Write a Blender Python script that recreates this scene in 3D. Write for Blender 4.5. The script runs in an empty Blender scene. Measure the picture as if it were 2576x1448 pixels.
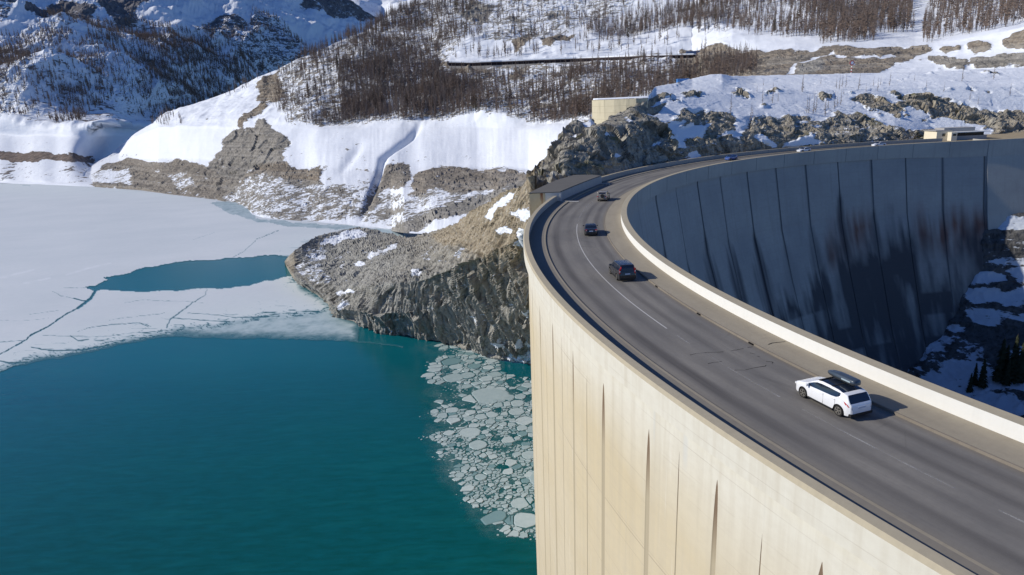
import bpy, bmesh, math, random
import numpy as np
from mathutils import Vector, Matrix

random.seed(7)
RNG = np.random.default_rng(11)
SC = bpy.context.scene
COL = SC.collection

# ---------------------------------------------------------------- camera
F, PITCH, ROLL, CAMH = 1.3056176, 0.2664487, -0.0434890, 17.72
TW, TH = 2576.0, 1448.0            # measuring frame of the photograph
FT = F * TW / 2
cp, sp, cr, sr = math.cos(PITCH), math.sin(PITCH), math.cos(ROLL), math.sin(ROLL)
Xa, Ua, Fa = Vector((1, 0, 0)), Vector((0, sp, cp)), Vector((0, cp, -sp))
eu = Xa * cr + Ua * sr
ev = Xa * -sr + Ua * cr
cam_d = bpy.data.cameras.new('camera')
cam = bpy.data.objects.new('camera', cam_d)
COL.objects.link(cam)
m = Matrix.Identity(4)
for i in range(3):
    m[i][0], m[i][1], m[i][2] = eu[i], ev[i], -Fa[i]
m[2][3] = CAMH
cam.matrix_world = m
cam_d.sensor_width = 36
cam_d.lens = 18 * F
cam_d.clip_start, cam_d.clip_end = 0.5, 30000
SC.camera = cam

# ---------------------------------------------------------------- sky and sun
SUN_EL, SUN_AZ = math.radians(31.5), math.radians(178.1)   # azimuth of the sun, counted from +X
sun_dir = Vector((math.cos(SUN_EL) * math.cos(SUN_AZ), math.cos(SUN_EL) * math.sin(SUN_AZ), math.sin(SUN_EL)))
world = bpy.data.worlds.new('World')
SC.world = world
world.use_nodes = True
wn = world.node_tree
sky = wn.nodes.new('ShaderNodeTexSky')
sky.sky_type = 'NISHITA'
sky.sun_disc = False
sky.sun_elevation = SUN_EL
sky.sun_rotation = math.radians(90) - SUN_AZ
sky.altitude = 1800
sky.air_density = 1.0
sky.dust_density = 0.3
sky.ozone_density = 3.0
bg = wn.nodes['Background']
bg.inputs['Strength'].default_value = 0.088
tint = wn.nodes.new('ShaderNodeMix'); tint.data_type = 'RGBA'; tint.blend_type = 'MULTIPLY'
tint.inputs[0].default_value = 1.0; tint.inputs[7].default_value = (0.70, 0.93, 1.34, 1.0)
wn.links.new(sky.outputs[0], tint.inputs[6]); wn.links.new(tint.outputs[2], bg.inputs['Color'])
sd = bpy.data.lights.new('sun', 'SUN')
sd.energy = 4.4
sd.angle = math.radians(0.5)
sd.color = (1.0, 0.94, 0.835)
sun = bpy.data.objects.new('sun', sd)
COL.objects.link(sun)
sun.rotation_euler = sun_dir.to_track_quat('Z', 'Y').to_euler()
sun.location = sun_dir * 300
SC.view_settings.view_transform = 'Standard'
SC.view_settings.look = 'None'
SC.view_settings.exposure = 0.0
SC.view_settings.gamma = 1.0

# ---------------------------------------------------------------- helpers: objects
def tag(o, label=None, cat=None, group=None, kind=None):
    if label: o['label'] = label
    if cat: o['category'] = cat
    if group: o['group'] = group
    if kind: o['kind'] = kind
    return o

def empty(name, loc=(0, 0, 0), rz=0.0):
    o = bpy.data.objects.new(name, None)
    COL.objects.link(o)
    o.location = loc
    o.rotation_euler = (0, 0, rz)
    o.empty_display_size = 0.5
    return o

def mesh_np(name, V, Fq, mats, parent=None, smooth=False, mi=None, attrs=None, smask=None):
    """V (n,3), Fq (m,k) index array or list of lists"""
    me = bpy.data.meshes.new(name)
    V = np.asarray(V, dtype=np.float32)
    if isinstance(Fq, np.ndarray):
        k = Fq.shape[1]
        me.vertices.add(len(V)); me.vertices.foreach_set('co', V.ravel())
        me.loops.add(Fq.size); me.loops.foreach_set('vertex_index', Fq.astype(np.int32).ravel())
        me.polygons.add(len(Fq))
        me.polygons.foreach_set('loop_start', np.arange(0, Fq.size, k, dtype=np.int32))
        me.polygons.foreach_set('loop_total', np.full(len(Fq), k, dtype=np.int32))
        me.update(calc_edges=True)
    else:
        me.from_pydata([tuple(map(float, v)) for v in V], [], Fq)
        me.update()
    n = len(me.polygons)
    if smask is not None: me.polygons.foreach_set('use_smooth', smask.astype(bool))
    else: me.polygons.foreach_set('use_smooth', np.full(n, smooth, dtype=bool))
    for mt in (mats if isinstance(mats, (list, tuple)) else [mats]): me.materials.append(mt)
    if mi is not None: me.polygons.foreach_set('material_index', np.asarray(mi, dtype=np.int32))
    if attrs:
        for an, av in attrs.items():
            av = np.asarray(av, dtype=np.float32)
            if av.ndim == 2:
                a = me.attributes.new(an, 'FLOAT_VECTOR', 'POINT'); a.data.foreach_set('vector', av.ravel())
            else:
                a = me.attributes.new(an, 'FLOAT', 'POINT'); a.data.foreach_set('value', av)
    me.update()
    o = bpy.data.objects.new(name, me)
    COL.objects.link(o)
    if parent: o.parent = parent
    return o

def grid_faces(nr, nc, off=0):
    i = np.arange(nr - 1)[:, None]; j = np.arange(nc - 1)[None, :]
    a = i * nc + j + off
    return np.stack([a, a + 1, a + nc + 1, a + nc], -1).reshape(-1, 4)

class MB:
    """collects simple shapes into one mesh"""
    def __init__(s): s.v = []; s.f = []; s.m = []
    def add(s, vs, fs, mi=0):
        o = len(s.v); s.v += [tuple(v) for v in vs]; s.f += [[i + o for i in f] for f in fs]; s.m += [mi] * len(fs)
    def box(s, c, d, rz=0.0, mi=0, top=1.0):
        x, y, z = d[0] / 2, d[1] / 2, d[2] / 2
        vs = []
        for zz, k in ((-z, 1.0), (z, top)):
            for xx, yy in ((-x, -y), (x, -y), (x, y), (-x, y)):
                X, Y = xx * k, yy * k
                vs.append((c[0] + X * math.cos(rz) - Y * math.sin(rz), c[1] + X * math.sin(rz) + Y * math.cos(rz), c[2] + zz))
        s.add(vs, [[3, 2, 1, 0], [4, 5, 6, 7], [0, 1, 5, 4], [1, 2, 6, 5], [2, 3, 7, 6], [3, 0, 4, 7]], mi)
    def bar(s, a, b, w, h=None, mi=0):
        a, b = Vector(a), Vector(b); d = (b - a); h = h or w
        u = d.normalized(); t = u.cross(Vector((0, 0, 1)))
        if t.length < 1e-3: t = Vector((1, 0, 0))
        t.normalize(); n = t.cross(u)
        vs = [p + t * sx * w / 2 + n * sy * h / 2 for p in (a, b) for sx, sy in ((-1, -1), (1, -1), (1, 1), (-1, 1))]
        s.add(vs, [[0, 1, 2, 3], [7, 6, 5, 4], [0, 4, 5, 1], [1, 5, 6, 2], [2, 6, 7, 3], [3, 7, 4, 0]], mi)
    def cyl(s, a, b, r0, r1=None, n=12, mi=0, caps=True):
        a, b = Vector(a), Vector(b); r1 = r0 if r1 is None else r1
        u = (b - a).normalized(); t = u.orthogonal().normalized(); w = u.cross(t)
        vs = []
        for p, r in ((a, r0), (b, r1)):
            for k in range(n):
                q = 2 * math.pi * k / n
                vs.append(p + t * math.cos(q) * r + w * math.sin(q) * r)
        fs = [[k, (k + 1) % n, n + (k + 1) % n, n + k] for k in range(n)]
        if caps: fs += [list(range(n))[::-1], list(range(n, 2 * n))]
        s.add(vs, fs, mi)
    def build(s, name, mats, parent=None, smooth=False):
        return mesh_np(name, np.array(s.v), s.f, mats, parent, smooth, s.m)

def copy_tree(o, parent=None):
    c = o.copy(); COL.objects.link(c); c.parent = parent
    for ch in list(o.children): copy_tree(ch, c)
    return c

# ---------------------------------------------------------------- helpers: rays and projection (measuring frame)
def rayT(px, py):
    """horizontal unit direction and slope of the sight line through a point of the measuring frame"""
    px = np.asarray(px, float); py = np.asarray(py, float)
    u = (px - TW / 2) / (TW / 2); v = -(py - TH / 2) / (TW / 2)
    x = cr * u - sr * v; y = sr * u + cr * v
    rx, ry, rz = x, F * cp + y * sp, -F * sp + y * cp
    h = np.hypot(rx, ry)
    return rx / h, ry / h, rz / h

def W(px, py, d):
    rx, ry, s = rayT(px, py)
    return np.stack([rx * d, ry * d, CAMH + s * d], -1)

def Wz(px, py, z):
    rx, ry, s = rayT(px, py)
    d = (z - CAMH) / s
    return np.stack([rx * d, ry * d, np.broadcast_to(z, np.shape(d)) + 0 * d], -1)

def projT(P):
    P = np.asarray(P, float); x = P[..., 0]; yy = P[..., 1]; zz = P[..., 2] - CAMH
    z = yy * cp - zz * sp; y = yy * sp + zz * cp
    u = F * x / z; v = F * y / z
    return TW / 2 * (1 + cr * u + sr * v), TH / 2 - TW / 2 * (-sr * u + cr * v)

# ---------------------------------------------------------------- helpers: noise
def _h(ix, iy, iz, seed):
    h = (ix.astype(np.uint32) * np.uint32(374761393) + iy.astype(np.uint32) * np.uint32(668265263) +
         iz.astype(np.uint32) * np.uint32(2147483647) + np.uint32(seed * 1274126177 & 0xffffffff))
    h = (h ^ (h >> np.uint32(13))) * np.uint32(1274126177)
    h = (h ^ (h >> np.uint32(16))) * np.uint32(2246822519)
    return (h >> np.uint32(8)).astype(np.float32) / 8388607.5 - 1.0

def vn(x, y, z=0.0, seed=0):
    x, y, z = np.broadcast_arrays(np.asarray(x, np.float64), np.asarray(y, np.float64), np.asarray(z, np.float64))
    ix, iy, iz = np.floor(x).astype(np.int64), np.floor(y).astype(np.int64), np.floor(z).astype(np.int64)
    fx, fy, fz = [(a * a * a * (a * (a * 6 - 15) + 10)).astype(np.float32) for a in (x - ix, y - iy, z - iz)]
    r = 0
    c = {}
    for dx in (0, 1):
        for dy in (0, 1):
            for dz in (0, 1):
                c[dx, dy, dz] = _h(ix + dx, iy + dy, iz + dz, seed)
    l = lambda a, b, t: a + (b - a) * t
    y0 = l(l(c[0, 0, 0], c[1, 0, 0], fx), l(c[0, 1, 0], c[1, 1, 0], fx), fy)
    y1 = l(l(c[0, 0, 1], c[1, 0, 1], fx), l(c[0, 1, 1], c[1, 1, 1], fx), fy)
    return l(y0, y1, fz)

def fbm(x, y, z=0.0, o=5, seed=0, g=0.5):
    r = 0; a = 1.0; n = 0
    for k in range(o):
        s = 2.03 ** k
        r = r + a * vn(x * s + 7.3 * k, y * s - 3.1 * k, np.asarray(z) * s + 1.7 * k, seed + k); n += a; a *= g
    return r / n

def ridged(x, y, z=0.0, o=5, seed=0, g=0.55):
    r = 0; a = 1.0; n = 0
    for k in range(o):
        s = 2.1 ** k
        r = r + a * (1 - 2 * np.abs(vn(x * s + 5.3 * k, y * s - 2.1 * k, np.asarray(z) * s + 9.7 * k, seed + k))); n += a; a *= g
    return r / n

def facets(x, y, z, seed=0, tilt=.9):
    """fractured rock: every cell is a tilted plane with its own height"""
    ix, iy, iz = np.floor(x).astype(np.int64), np.floor(y).astype(np.int64), np.floor(z).astype(np.int64)
    best = np.full(x.shape, 1e9); val = np.zeros(x.shape)
    for dx in (-1, 0, 1):
        for dy in (-1, 0, 1):
            for dz in (-1, 0, 1):
                cx_, cy_, cz_ = ix + dx, iy + dy, iz + dz
                h1 = _h(cx_, cy_, cz_, seed); h2 = _h(cx_, cy_, cz_, seed + 11); h3 = _h(cx_, cy_, cz_, seed + 23)
                ax_, ay_, az_ = x - cx_ - .5 - .42 * h1, y - cy_ - .5 - .42 * h2, z - cz_ - .5 - .42 * h3
                d = ax_ * ax_ + ay_ * ay_ + az_ * az_
                m_ = d < best
                if m_.any():
                    v = _h(cx_, cy_, cz_, seed + 37) * .6 + tilt * (ax_ * _h(cx_, cy_, cz_, seed + 41) + ay_ * _h(cx_, cy_, cz_, seed + 43) + az_ * _h(cx_, cy_, cz_, seed + 47))
                    best = np.where(m_, d, best); val = np.where(m_, v, val)
    return val

def pip(px, py, poly):
    """vectorised point in polygon"""
    ins = np.zeros(px.shape, bool); n = len(poly)
    for i in range(n):
        x0, y0 = poly[i]; x1, y1 = poly[(i + 1) % n]
        if y0 == y1: continue
        c = ((y0 > py) != (y1 > py)) & (px < (x1 - x0) * (py - y0) / (y1 - y0) + x0)
        ins ^= c
    return ins

def polyline_dist(px, py, pts):
    d = np.full(px.shape, 1e9)
    for (x0, y0), (x1, y1) in zip(pts[:-1], pts[1:]):
        dx, dy = x1 - x0, y1 - y0
        t = np.clip(((px - x0) * dx + (py - y0) * dy) / (dx * dx + dy * dy + 1e-9), 0, 1)
        d = np.minimum(d, np.hypot(px - x0 - t * dx, py - y0 - t * dy))
    return d

# measuring crops of the photograph -> measuring frame
K = TW / 3840.0
def crop(x0, y0, s):
    return lambda pts: [((x0 + x / s) * K, (y0 + y / s) * K) for x, y in pts]
cIce = crop(0, 650, 1.81); cProm = crop(950, 600, 1.81); cTip = crop(1060, 780, 4.022); cBank = crop(900, 350, 4.022)
cUp = crop(1600, 0, 4.022); cRight = crop(2540, 0, 1.9815); cPlat = crop(2700, 130, 4.022); cFloe = crop(1550, 1200, 1.512)
cWall = crop(2000, 250, 4.022)

# ---------------------------------------------------------------- helpers: materials
class NT:
    def __init__(s, name):
        s.mat = bpy.data.materials.new(name); s.mat.use_nodes = True; s.t = s.mat.node_tree
        s.b = s.t.nodes['Principled BSDF']
    def n(s, typ, **kw):
        nd = s.t.nodes.new('ShaderNode' + typ)
        for k, v in kw.items(): setattr(nd, k, v)
        return nd
    def put(s, sock, v):
        if hasattr(v, 'is_output') or isinstance(v, bpy.types.NodeSocket): s.t.links.new(v, sock)
        elif v is not None: sock.default_value = v
    def math(s, op, a, b=None, clamp=False):
        nd = s.n('Math', operation=op, use_clamp=clamp); s.put(nd.inputs[0], a)
        if b is not None: s.put(nd.inputs[1], b)
        return nd.outputs[0]
    def mix(s, f, a, b, mode='MIX'):
        nd = s.n('Mix', data_type='RGBA', blend_type=mode, clamp_factor=True)
        s.put(nd.inputs[0], f); s.put(nd.inputs[6], a); s.put(nd.inputs[7], b)
        return nd.outputs[2]
    def ramp(s, f, a, b):
        nd = s.n('MapRange', clamp=True); s.put(nd.inputs[0], f); s.put(nd.inputs[1], a); s.put(nd.inputs[2], b)
        return nd.outputs[0]
    def coord(s, attr=None):
        if attr: return s.n('Attribute', attribute_name=attr).outputs['Vector']
        return s.n('TexCoord').outputs['Object']
    def attr(s, name): return s.n('Attribute', attribute_name=name).outputs['Fac']
    def map(s, vec, scale):
        nd = s.n('Mapping'); s.put(nd.inputs['Vector'], vec); nd.inputs['Scale'].default_value = scale
        return nd.outputs[0]
    def noise(s, vec, scale=1.0, detail=4.0, rough=0.55, dist=0.0):
        nd = s.n('TexNoise'); s.put(nd.inputs['Vector'], vec); nd.inputs['Scale'].default_value = scale
        nd.inputs['Detail'].default_value = detail; nd.inputs['Roughness'].default_value = rough
        nd.inputs['Distortion'].default_value = dist
        return nd.outputs[0]
    def voro(s, vec, scale=1.0, feature='F1'):
        nd = s.n('TexVoronoi', feature=feature); s.put(nd.inputs['Vector'], vec); nd.inputs['Scale'].default_value = scale
        return nd.outputs[0]
    def bump(s, h, strength=0.3, dist=0.1):
        nd = s.n('Bump'); nd.inputs['Strength'].default_value = strength; nd.inputs['Distance'].default_value = dist
        s.put(nd.inputs['Height'], h); s.t.links.new(nd.outputs[0], s.b.inputs['Normal'])
    def set(s, color=None, rough=None, metal=None, spec=None, **kw):
        if color is not None: s.put(s.b.inputs['Base Color'], color)
        if rough is not None: s.put(s.b.inputs['Roughness'], rough)
        if metal is not None: s.b.inputs['Metallic'].default_value = metal
        if spec is not None: s.b.inputs['Specular IOR Level'].default_value = spec
        return s.mat

def C4(r, g, b): return (r, g, b, 1.0)

def plain(name, c, rough=0.5, metal=0.0, spec=0.5, var=0.12, scale=3.0):
    t = NT(name); n = t.noise(t.coord(), scale, 5)
    col = t.mix(n, C4(*[v * (1 - var) for v in c]), C4(*[min(1, v * (1 + var)) for v in c]))
    return t.set(col, rough, metal, spec)

def coated(name, c, rough=0.25, metal=0.0, coat=0.6):
    t = NT(name); n = t.noise(t.coord(), 6, 5)
    d = t.noise(t.map(t.coord(), (1, 1, 4)), 2.5, 5)
    col = t.mix(n, C4(*[v * 0.92 for v in c]), C4(*c))
    m_ = t.set(col, t.math('ADD', t.math('MULTIPLY', d, 0.2), rough - 0.08), metal, 0.5)
    t.b.inputs['Coat Weight'].default_value = coat; t.b.inputs['Coat Roughness'].default_value = 0.08
    return m_

# ================================================================ THE DAM
CX, CY = 145.97, 80.371
RA, RB, RC, RD, RE, RF, RG, RH = 144.35, 143.58, 141.39, 137.07, 133.04, 130.54, 130.54, 129.65
ZP, ZK, ZQ = 1.166, 0.15, 1.071
TH0, TH1 = 88.3, 232.0
def AP(th, r, z=0.0):
    t = math.radians(th); return (CX + r * math.cos(t), CY + r * math.sin(t), z)

def arc_strip(name, prof, th0, th1, mats, parent=None, step=0.4, closed=True, smooth=True, mi=None, extra=None):
    """prof: list of (r,z), swept round the dam's centre. attr 'uvw' = (arc length, r, z)"""
    ths = np.radians(np.linspace(th0, th1, max(2, int(abs(th1 - th0) / step) + 1)))
    pr = np.array(prof, float)
    if closed: pr = np.vstack([pr, pr[:1]])
    # duplicated profile vertices keep edges sharp
    segs = [(pr[i], pr[i + 1]) for i in range(len(pr) - 1)]
    V = []; Fs = []; U = []; M = []; off = 0
    for si, (a, b) in enumerate(segs):
        for q in (a, b):
            V.append(np.stack([CX + q[0] * np.cos(ths), CY + q[0] * np.sin(ths), np.full_like(ths, q[1])], -1))
            U.append(np.stack([ths * 140.0, np.full_like(ths, q[0]), np.full_like(ths, q[1])], -1))
        g = grid_faces(2, len(ths), off)
        Fs.append(g); M += [0 if mi is None else mi[si]] * len(g)
        off += 2 * len(ths)
    return mesh_np(name, np.vstack(V), np.vstack(Fs), mats, parent, smooth, M, {'uvw': np.vstack(U)})

# ---- materials of the dam
def mat_concrete(name, base, dark, stain, streak=0.5, lines=True, sc=1.0, rough=0.85, var=1.0):
    t = NT(name); v = t.coord('uvw')
    big = t.noise(t.map(v, (.05 * sc, .3 * sc, .12 * sc)), 1, 4)
    fine = t.noise(t.map(v, (1.5 * sc, 1.5 * sc, 1.5 * sc)), 1, 6, .65)
    st = t.noise(t.map(v, (1.1 * sc, .5, .045 * sc)), 1, 5, .6)
    c = t.mix(t.ramp(big, .3, .7), C4(*base), C4(*stain))
    c = t.mix(t.math('MULTIPLY', t.ramp(st, .5, .8), streak), c, C4(*dark))
    c = t.mix(t.math('MULTIPLY', t.ramp(fine, .35, .75), .22 * var), c, C4(*[x * .6 for x in base]))
    if lines:
        sep = t.n('SeparateXYZ'); t.put(sep.inputs[0], v)
        fr = t.math('FRACT', t.math('MULTIPLY', sep.outputs[2], 1 / 1.6))
        ln = t.math('LESS_THAN', fr, .035)
        ln = t.math('MULTIPLY', ln, t.ramp(t.noise(t.map(v, (.12, .1, .3)), 1, 3), .4, .65))
        c = t.mix(t.math('MULTIPLY', ln, .35), c, C4(*dark))
    t.bump(fine, .25, .05)
    return t.set(c, rough, 0, .2)

# upstream face: pale band near the crest, tan water-stained concrete underneath
t = NT('upstream_concrete'); v = t.coord('uvw'); sep = t.n('SeparateXYZ'); t.put(sep.inputs[0], v)
zz = sep.outputs[2]
big = t.noise(t.map(v, (.06, .2, .10)), 1, 4); st = t.noise(t.map(v, (1.3, .5, .05)), 1, 5, .6)
fine = t.noise(t.map(v, (1.2, 1.2, 2.0)), 1, 6, .65)
zt_ = t.math('ADD', zz, t.math('MULTIPLY', t.math('SUBTRACT', big, .5), 6.0))
c = t.mix(t.ramp(zt_, -1.6, -8.5), C4(.67, .635, .545), C4(.57, .475, .315))
c = t.mix(t.math('MULTIPLY', t.ramp(zt_, -14, -30), .5), c, C4(.50, .42, .29))
c = t.mix(t.math('MULTIPLY', t.ramp(st, .45, .75), .5), c, C4(.46, .395, .29))
c = t.mix(t.math('MULTIPLY', t.ramp(big, .35, .75), .35), c, C4(.66, .60, .49))
st2 = t.noise(t.map(v, (3.3, .5, .12)), 1, 4, .6)
c = t.mix(t.math('MULTIPLY', t.ramp(st2, .62, .8), .45), c, C4(.80, .77, .70))
c = t.mix(t.math('MULTIPLY', t.ramp(fine, .4, .75), .20), c, C4(.44, .38, .29))
for per, th, off, stg in ((1.62, .03, 0.0, .34), (8.1, .012, .3, .55)):
    fr = t.math('FRACT', t.math('MULTIPLY', t.math('ADD', zz, off + 60), 1 / per))
    ln = t.math('MULTIPLY', t.math('LESS_THAN', fr, th), t.ramp(t.noise(t.map(v, (.1, .1, .4)), 1, 3), .4, .6))
    c = t.mix(t.math('MULTIPLY', ln, stg), c, C4(.33, .27, .2))
# grey drips under the drainage holes in the pale band
dr = t.math('MULTIPLY', t.ramp(t.noise(t.map(v, (.55, .1, .02)), 1, 2), .66, .74), t.ramp(t.math('ABSOLUTE', t.math('ADD', zz, 1.9)), 1.6, .6))
c = t.mix(t.math('MULTIPLY', dr, .5), c, C4(.50, .52, .53))
t.bump(fine, .2, .04)
M_UP = t.set(c, .85, 0, .2)
t = NT('groove_concrete'); v = t.coord('uvw'); sep = t.n('SeparateXYZ'); t.put(sep.inputs[0], v)
st = t.noise(t.map(v, (4, 4, .1)), 1, 4)
gz = t.math('MULTIPLY', t.ramp(sep.outputs[2], -7.5, -4.0), .85)
c = t.mix(st, C4(.36, .30, .205), C4(.46, .39, .275)); c = t.mix(gz, c, C4(.16, .10, .065))
M_GROOVE = t.set(c, .9, 0, .1)

# downstream face: wet, stained concrete
t = NT('downstream_concrete'); v = t.coord('uvw')
fine = t.noise(t.map(v, (.8, .8, 1.3)), 1, 6, .65); big = t.noise(t.map(v, (.07, .07, .1)), 1, 4)
st = t.noise(t.map(v, (.9, .1, .06)), 1, 5)
c = t.mix(t.ramp(big, .3, .7), C4(.38, .375, .35), C4(.30, .30, .29))
c = t.mix(t.math('MULTIPLY', t.ramp(st, .5, .75), .35), c, C4(.25, .24, .22))
c = t.mix(t.math('MULTIPLY', t.ramp(fine, .4, .7), .2), c, C4(.24, .22, .20))
c = t.mix(t.attr('warm'), c, C4(.17, .075, .05))
c = t.mix(t.attr('stain'), c, C4(.040, .043, .052))
sep = t.n('SeparateXYZ'); t.put(sep.inputs[0], v)
fr = t.math('FRACT', t.math('MULTIPLY', sep.outputs[2], 1 / 2.1))
c = t.mix(t.math('MULTIPLY', t.math('LESS_THAN', fr, .05), .10), c, C4(.12, .12, .12))
t.bump(fine, .3, .06)
M_DOWN = t.set(c, .85, 0, .2)
M_BAND = mat_concrete('crest_band_concrete', (.42, .41, .37), (.20, .19, .18), (.33, .32, .30), .35, False)
M_PARA = mat_concrete('parapet_concrete', (.45, .39, .275), (.26, .23, .18), (.39, .345, .26), .3, False, 1.6)
M_WHITE = mat_concrete('painted_parapet', (.74, .73, .68), (.58, .57, .52), (.71, .70, .65), .25, False, 1.5, .7, .3)
M_INNER = mat_concrete('parapet_inner_concrete', (.42, .40, .36), (.2, .19, .17), (.35, .34, .31), .6, False, 1.6)
M_WALK = mat_concrete('walkway_concrete', (.225, .205, .175), (.13, .12, .105), (.20, .18, .155), .3, False, 1.6, .9)
M_SIDE = mat_concrete('pavement_concrete', (.34, .30, .23), (.19, .165, .13), (.275, .24, .185), .25, False, 2.2, .9)
M_KERB = mat_concrete('kerb_concrete', (.23, .20, .16), (.10, .085, .07), (.17, .148, .12), .4, False, 2.0, .9)
M_BLACK = plain('black_void', (.012, .012, .012), .9, spec=.1)

dam = empty('dam', AP(150, 137, 0))
dam_inv = Matrix.Translation(-Vector(AP(150, 137, 0)))
tag(dam, 'huge curved concrete arch dam carrying the road between the teal lake and the dark valley', 'dam')
def dam_child(o, name=None):
    o.parent = dam; o.matrix_parent_inverse = dam_inv.copy(); return o

# upstream wall with tapering joint grooves
def upstream_wall():
    wide = [(180.0 + k * 2.80 - .15, .50, 2.2) for k in range(-5, 16)]
    thin = [(a + 1.38, .12, 2.6 + (i % 3) * 1.5) for i, (a, w, z) in enumerate(wide) if i % 2 == 0 or i % 5 == 1]
    wide = [(188.27 + 2.86 * k, (.60, .46, .66)[k % 3], 2.3 + (.0, .25, .1, .5)[k % 4]) for k in range(-9, 13)]
    thin = [(188.27 + 1.42 + 2.86 * k, .12, 2.4 + .9 * (k % 3)) for k in range(-8, 12) if k % 4 != 2]
    ev_ = sorted(wide + thin)
    zs = [-0.35, -1.2, -2.2, -2.35, -2.6, -3.2, -4.0, -5.5, -8, -12, -18, -26, -36, -48, -64]
    cols = []                       # (theta centre, side offset factor, groove index or None, depth flag)
    th = TH1
    base = list(np.arange(150, TH1 + .01, .5))
    for a, w, z in ev_:
        base = [b for b in base if abs(b - a) > .35]
    cols = [(b, 0, 0, 0, 0) for b in base]
    for a, w, z in ev_:
        for s, dflag in ((-1, 0), (-.55, 1), (.55, 1), (1, 0)):
            cols.append((a, s, w, z, dflag))
    def key(cq): return cq[0] + math.degrees(cq[1] * max(cq[2], .02) / 2 / 144)
    cols.sort(key=key)
    V = np.zeros((len(zs), len(cols), 3)); U = V.copy()
    for j, (a, s, w, zt, dfl) in enumerate(cols):
        for i, z in enumerate(zs):
            k = min(1, max(0, (-z - zt) / 4.5)) ** .45 if w else 0
            k2 = 0.04 + .96 * k
            r = 143.78 - (0.03 if w > .3 else .03) * k * dfl
            # slight batter towards the base
            r += 0.35 * min(1, max(0, -z / 40))
            t_ = math.radians(a) + s * w * k2 / 2 / 144
            V[i, j] = (CX + r * math.cos(t_), CY + r * math.sin(t_), z); U[i, j] = (t_ * 140, r, z)
    Fq = grid_faces(len(zs), len(cols))
    mi = np.zeros((len(zs) - 1, len(cols) - 1), int)
    for j in range(len(cols) - 1):
        a, b = cols[j], cols[j + 1]
        if a[2] and b[2] and a[0] == b[0]:
            for i in range(len(zs) - 1):
                if zs[i + 1] < -a[3]: mi[i, j] = 1
    o = mesh_np('upstream_wall', V.reshape(-1, 3), Fq, [M_UP, M_GROOVE], None, False, mi.ravel(), {'uvw': U.reshape(-1, 3)})
    dam_child(o)
upstream_wall()

# downstream wall
ZT = np.array([2, -3, -20, -34, -53, -80, -120.]); RT = np.array([130.0, 129.95, 126.7, 122.3, 115.6, 104, 84])
def rdown(z): return np.interp(-np.asarray(z, float), -ZT, RT)
JW = [88.71, 94.6, 100.14, 105.59, 111.26, 117.05, 122.71, 128.62, 134.58, 140.02, 145.75, 151.89, 158.64, 165.2, 171.8, 178.4, 185, 192, 199, 206]
def band_bottom(th): return np.interp(th, [88, 94, 101, 109, 127, 155, 230], [-3.9, -3.75, -3.1, -2.85, -2.35, -1.9, -1.9])
def downstream_wall():
    ths = set(np.round(np.arange(88.3, 215, .3), 3))
    for j in JW: ths = {a for a in ths if abs(a - j) > .12}; 
    for j in JW: ths |= {j - .10, j - .05, j + .05, j + .10}
    ths = np.array(sorted(ths)); zs = np.concatenate([np.arange(-1.5, -70, -.7), np.arange(-70, -121, -3)])
    T, Z = np.meshgrid(ths, zs)
    R = rdown(Z)
    jd = np.min(np.abs(T[..., None] - np.array(JW)[None, None, :]), -1)
    R = R + np.where(jd < .07, .22, 0)
    # every second block stands a hand proud of its neighbour
    blk = np.searchsorted(JW, T)
    R = R - (blk % 2) * .08
    t_ = np.radians(T)
    V = np.stack([CX + R * np.cos(t_), CY + R * np.sin(t_), Z], -1); U = np.stack([t_ * 140, R, Z], -1)
    arc = (T - 88.7) / 5.7
    # stains: ragged dark zone low down, tapered runs beside the joints, rust-brown fringe
    top = np.interp(T, [88, 92, 95, 101, 103, 107, 112, 118, 125, 135, 150, 215], [-24, -22, -25, -21, -22, -20, -23, -31, -34, -38, -42, -45])
    n1 = fbm(arc * 2.4, Z / 9, 0, 5, 3); n2 = fbm(arc * 9, Z / 22, 0, 4, 9)
    low = np.clip((top - Z + n1 * 7 + n2 * 9) / 9, 0, 1)
    mott = np.clip(.76 + fbm(arc * 5 + 5, Z / 16, 0, 5, 21) * 1.1 + .35 * vn(arc * 1.3, Z / 9, 0, 22), .0, 1)
    panel = ((vn(blk * 3.7, np.floor(Z / 6.3) * 1.9, 0, 5) > .15) & (Z < -34)) * .35
    stain = low * np.clip(mott + panel, .2, .9)
    nearest = np.argmin(np.abs(T[..., None] - np.array(JW)[None, None, :]), -1)
    start = -8 - 12 * (vn(nearest * 1.7, 0, 0, 77) * .5 + .5)
    strength = np.clip(vn(nearest * 2.3, 3, 0, 31) * .9 + .75, .1, 1)
    wdt = np.clip((start - Z) / 13, 0, 1) * 1.5 + .05
    jr = np.clip(1.2 - jd / wdt + n2 * .8, 0, 1) * np.clip((start - Z) / 4, 0, 1) * strength * np.clip(1 + (Z + 50) / 40, 0, 1)
    stain = np.maximum(stain, jr * .9)
    stain = np.maximum(stain, np.where(jd < .11, .62, 0) * (.7 + .5 * n2))
    stain = np.clip(stain, 0, .95)
    warm = np.clip(1 - np.abs(Z - top + 3 + n1 * 4) / 9, 0, 1) * np.clip(vn(arc * 1.1 + .4, 2, 0, 13) * 1.6 + .35, 0, 1) * np.clip(.55 + n2, 0, 1) * 1.1
    o = mesh_np('downstream_wall', V.reshape(-1, 3), grid_faces(*T.shape)[:, ::-1], M_DOWN, None, False, None,
                {'uvw': U.reshape(-1, 3), 'stain': stain.ravel(), 'warm': np.clip(warm, 0, .9).ravel()})
    dam_child(o)
downstream_wall()

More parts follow.
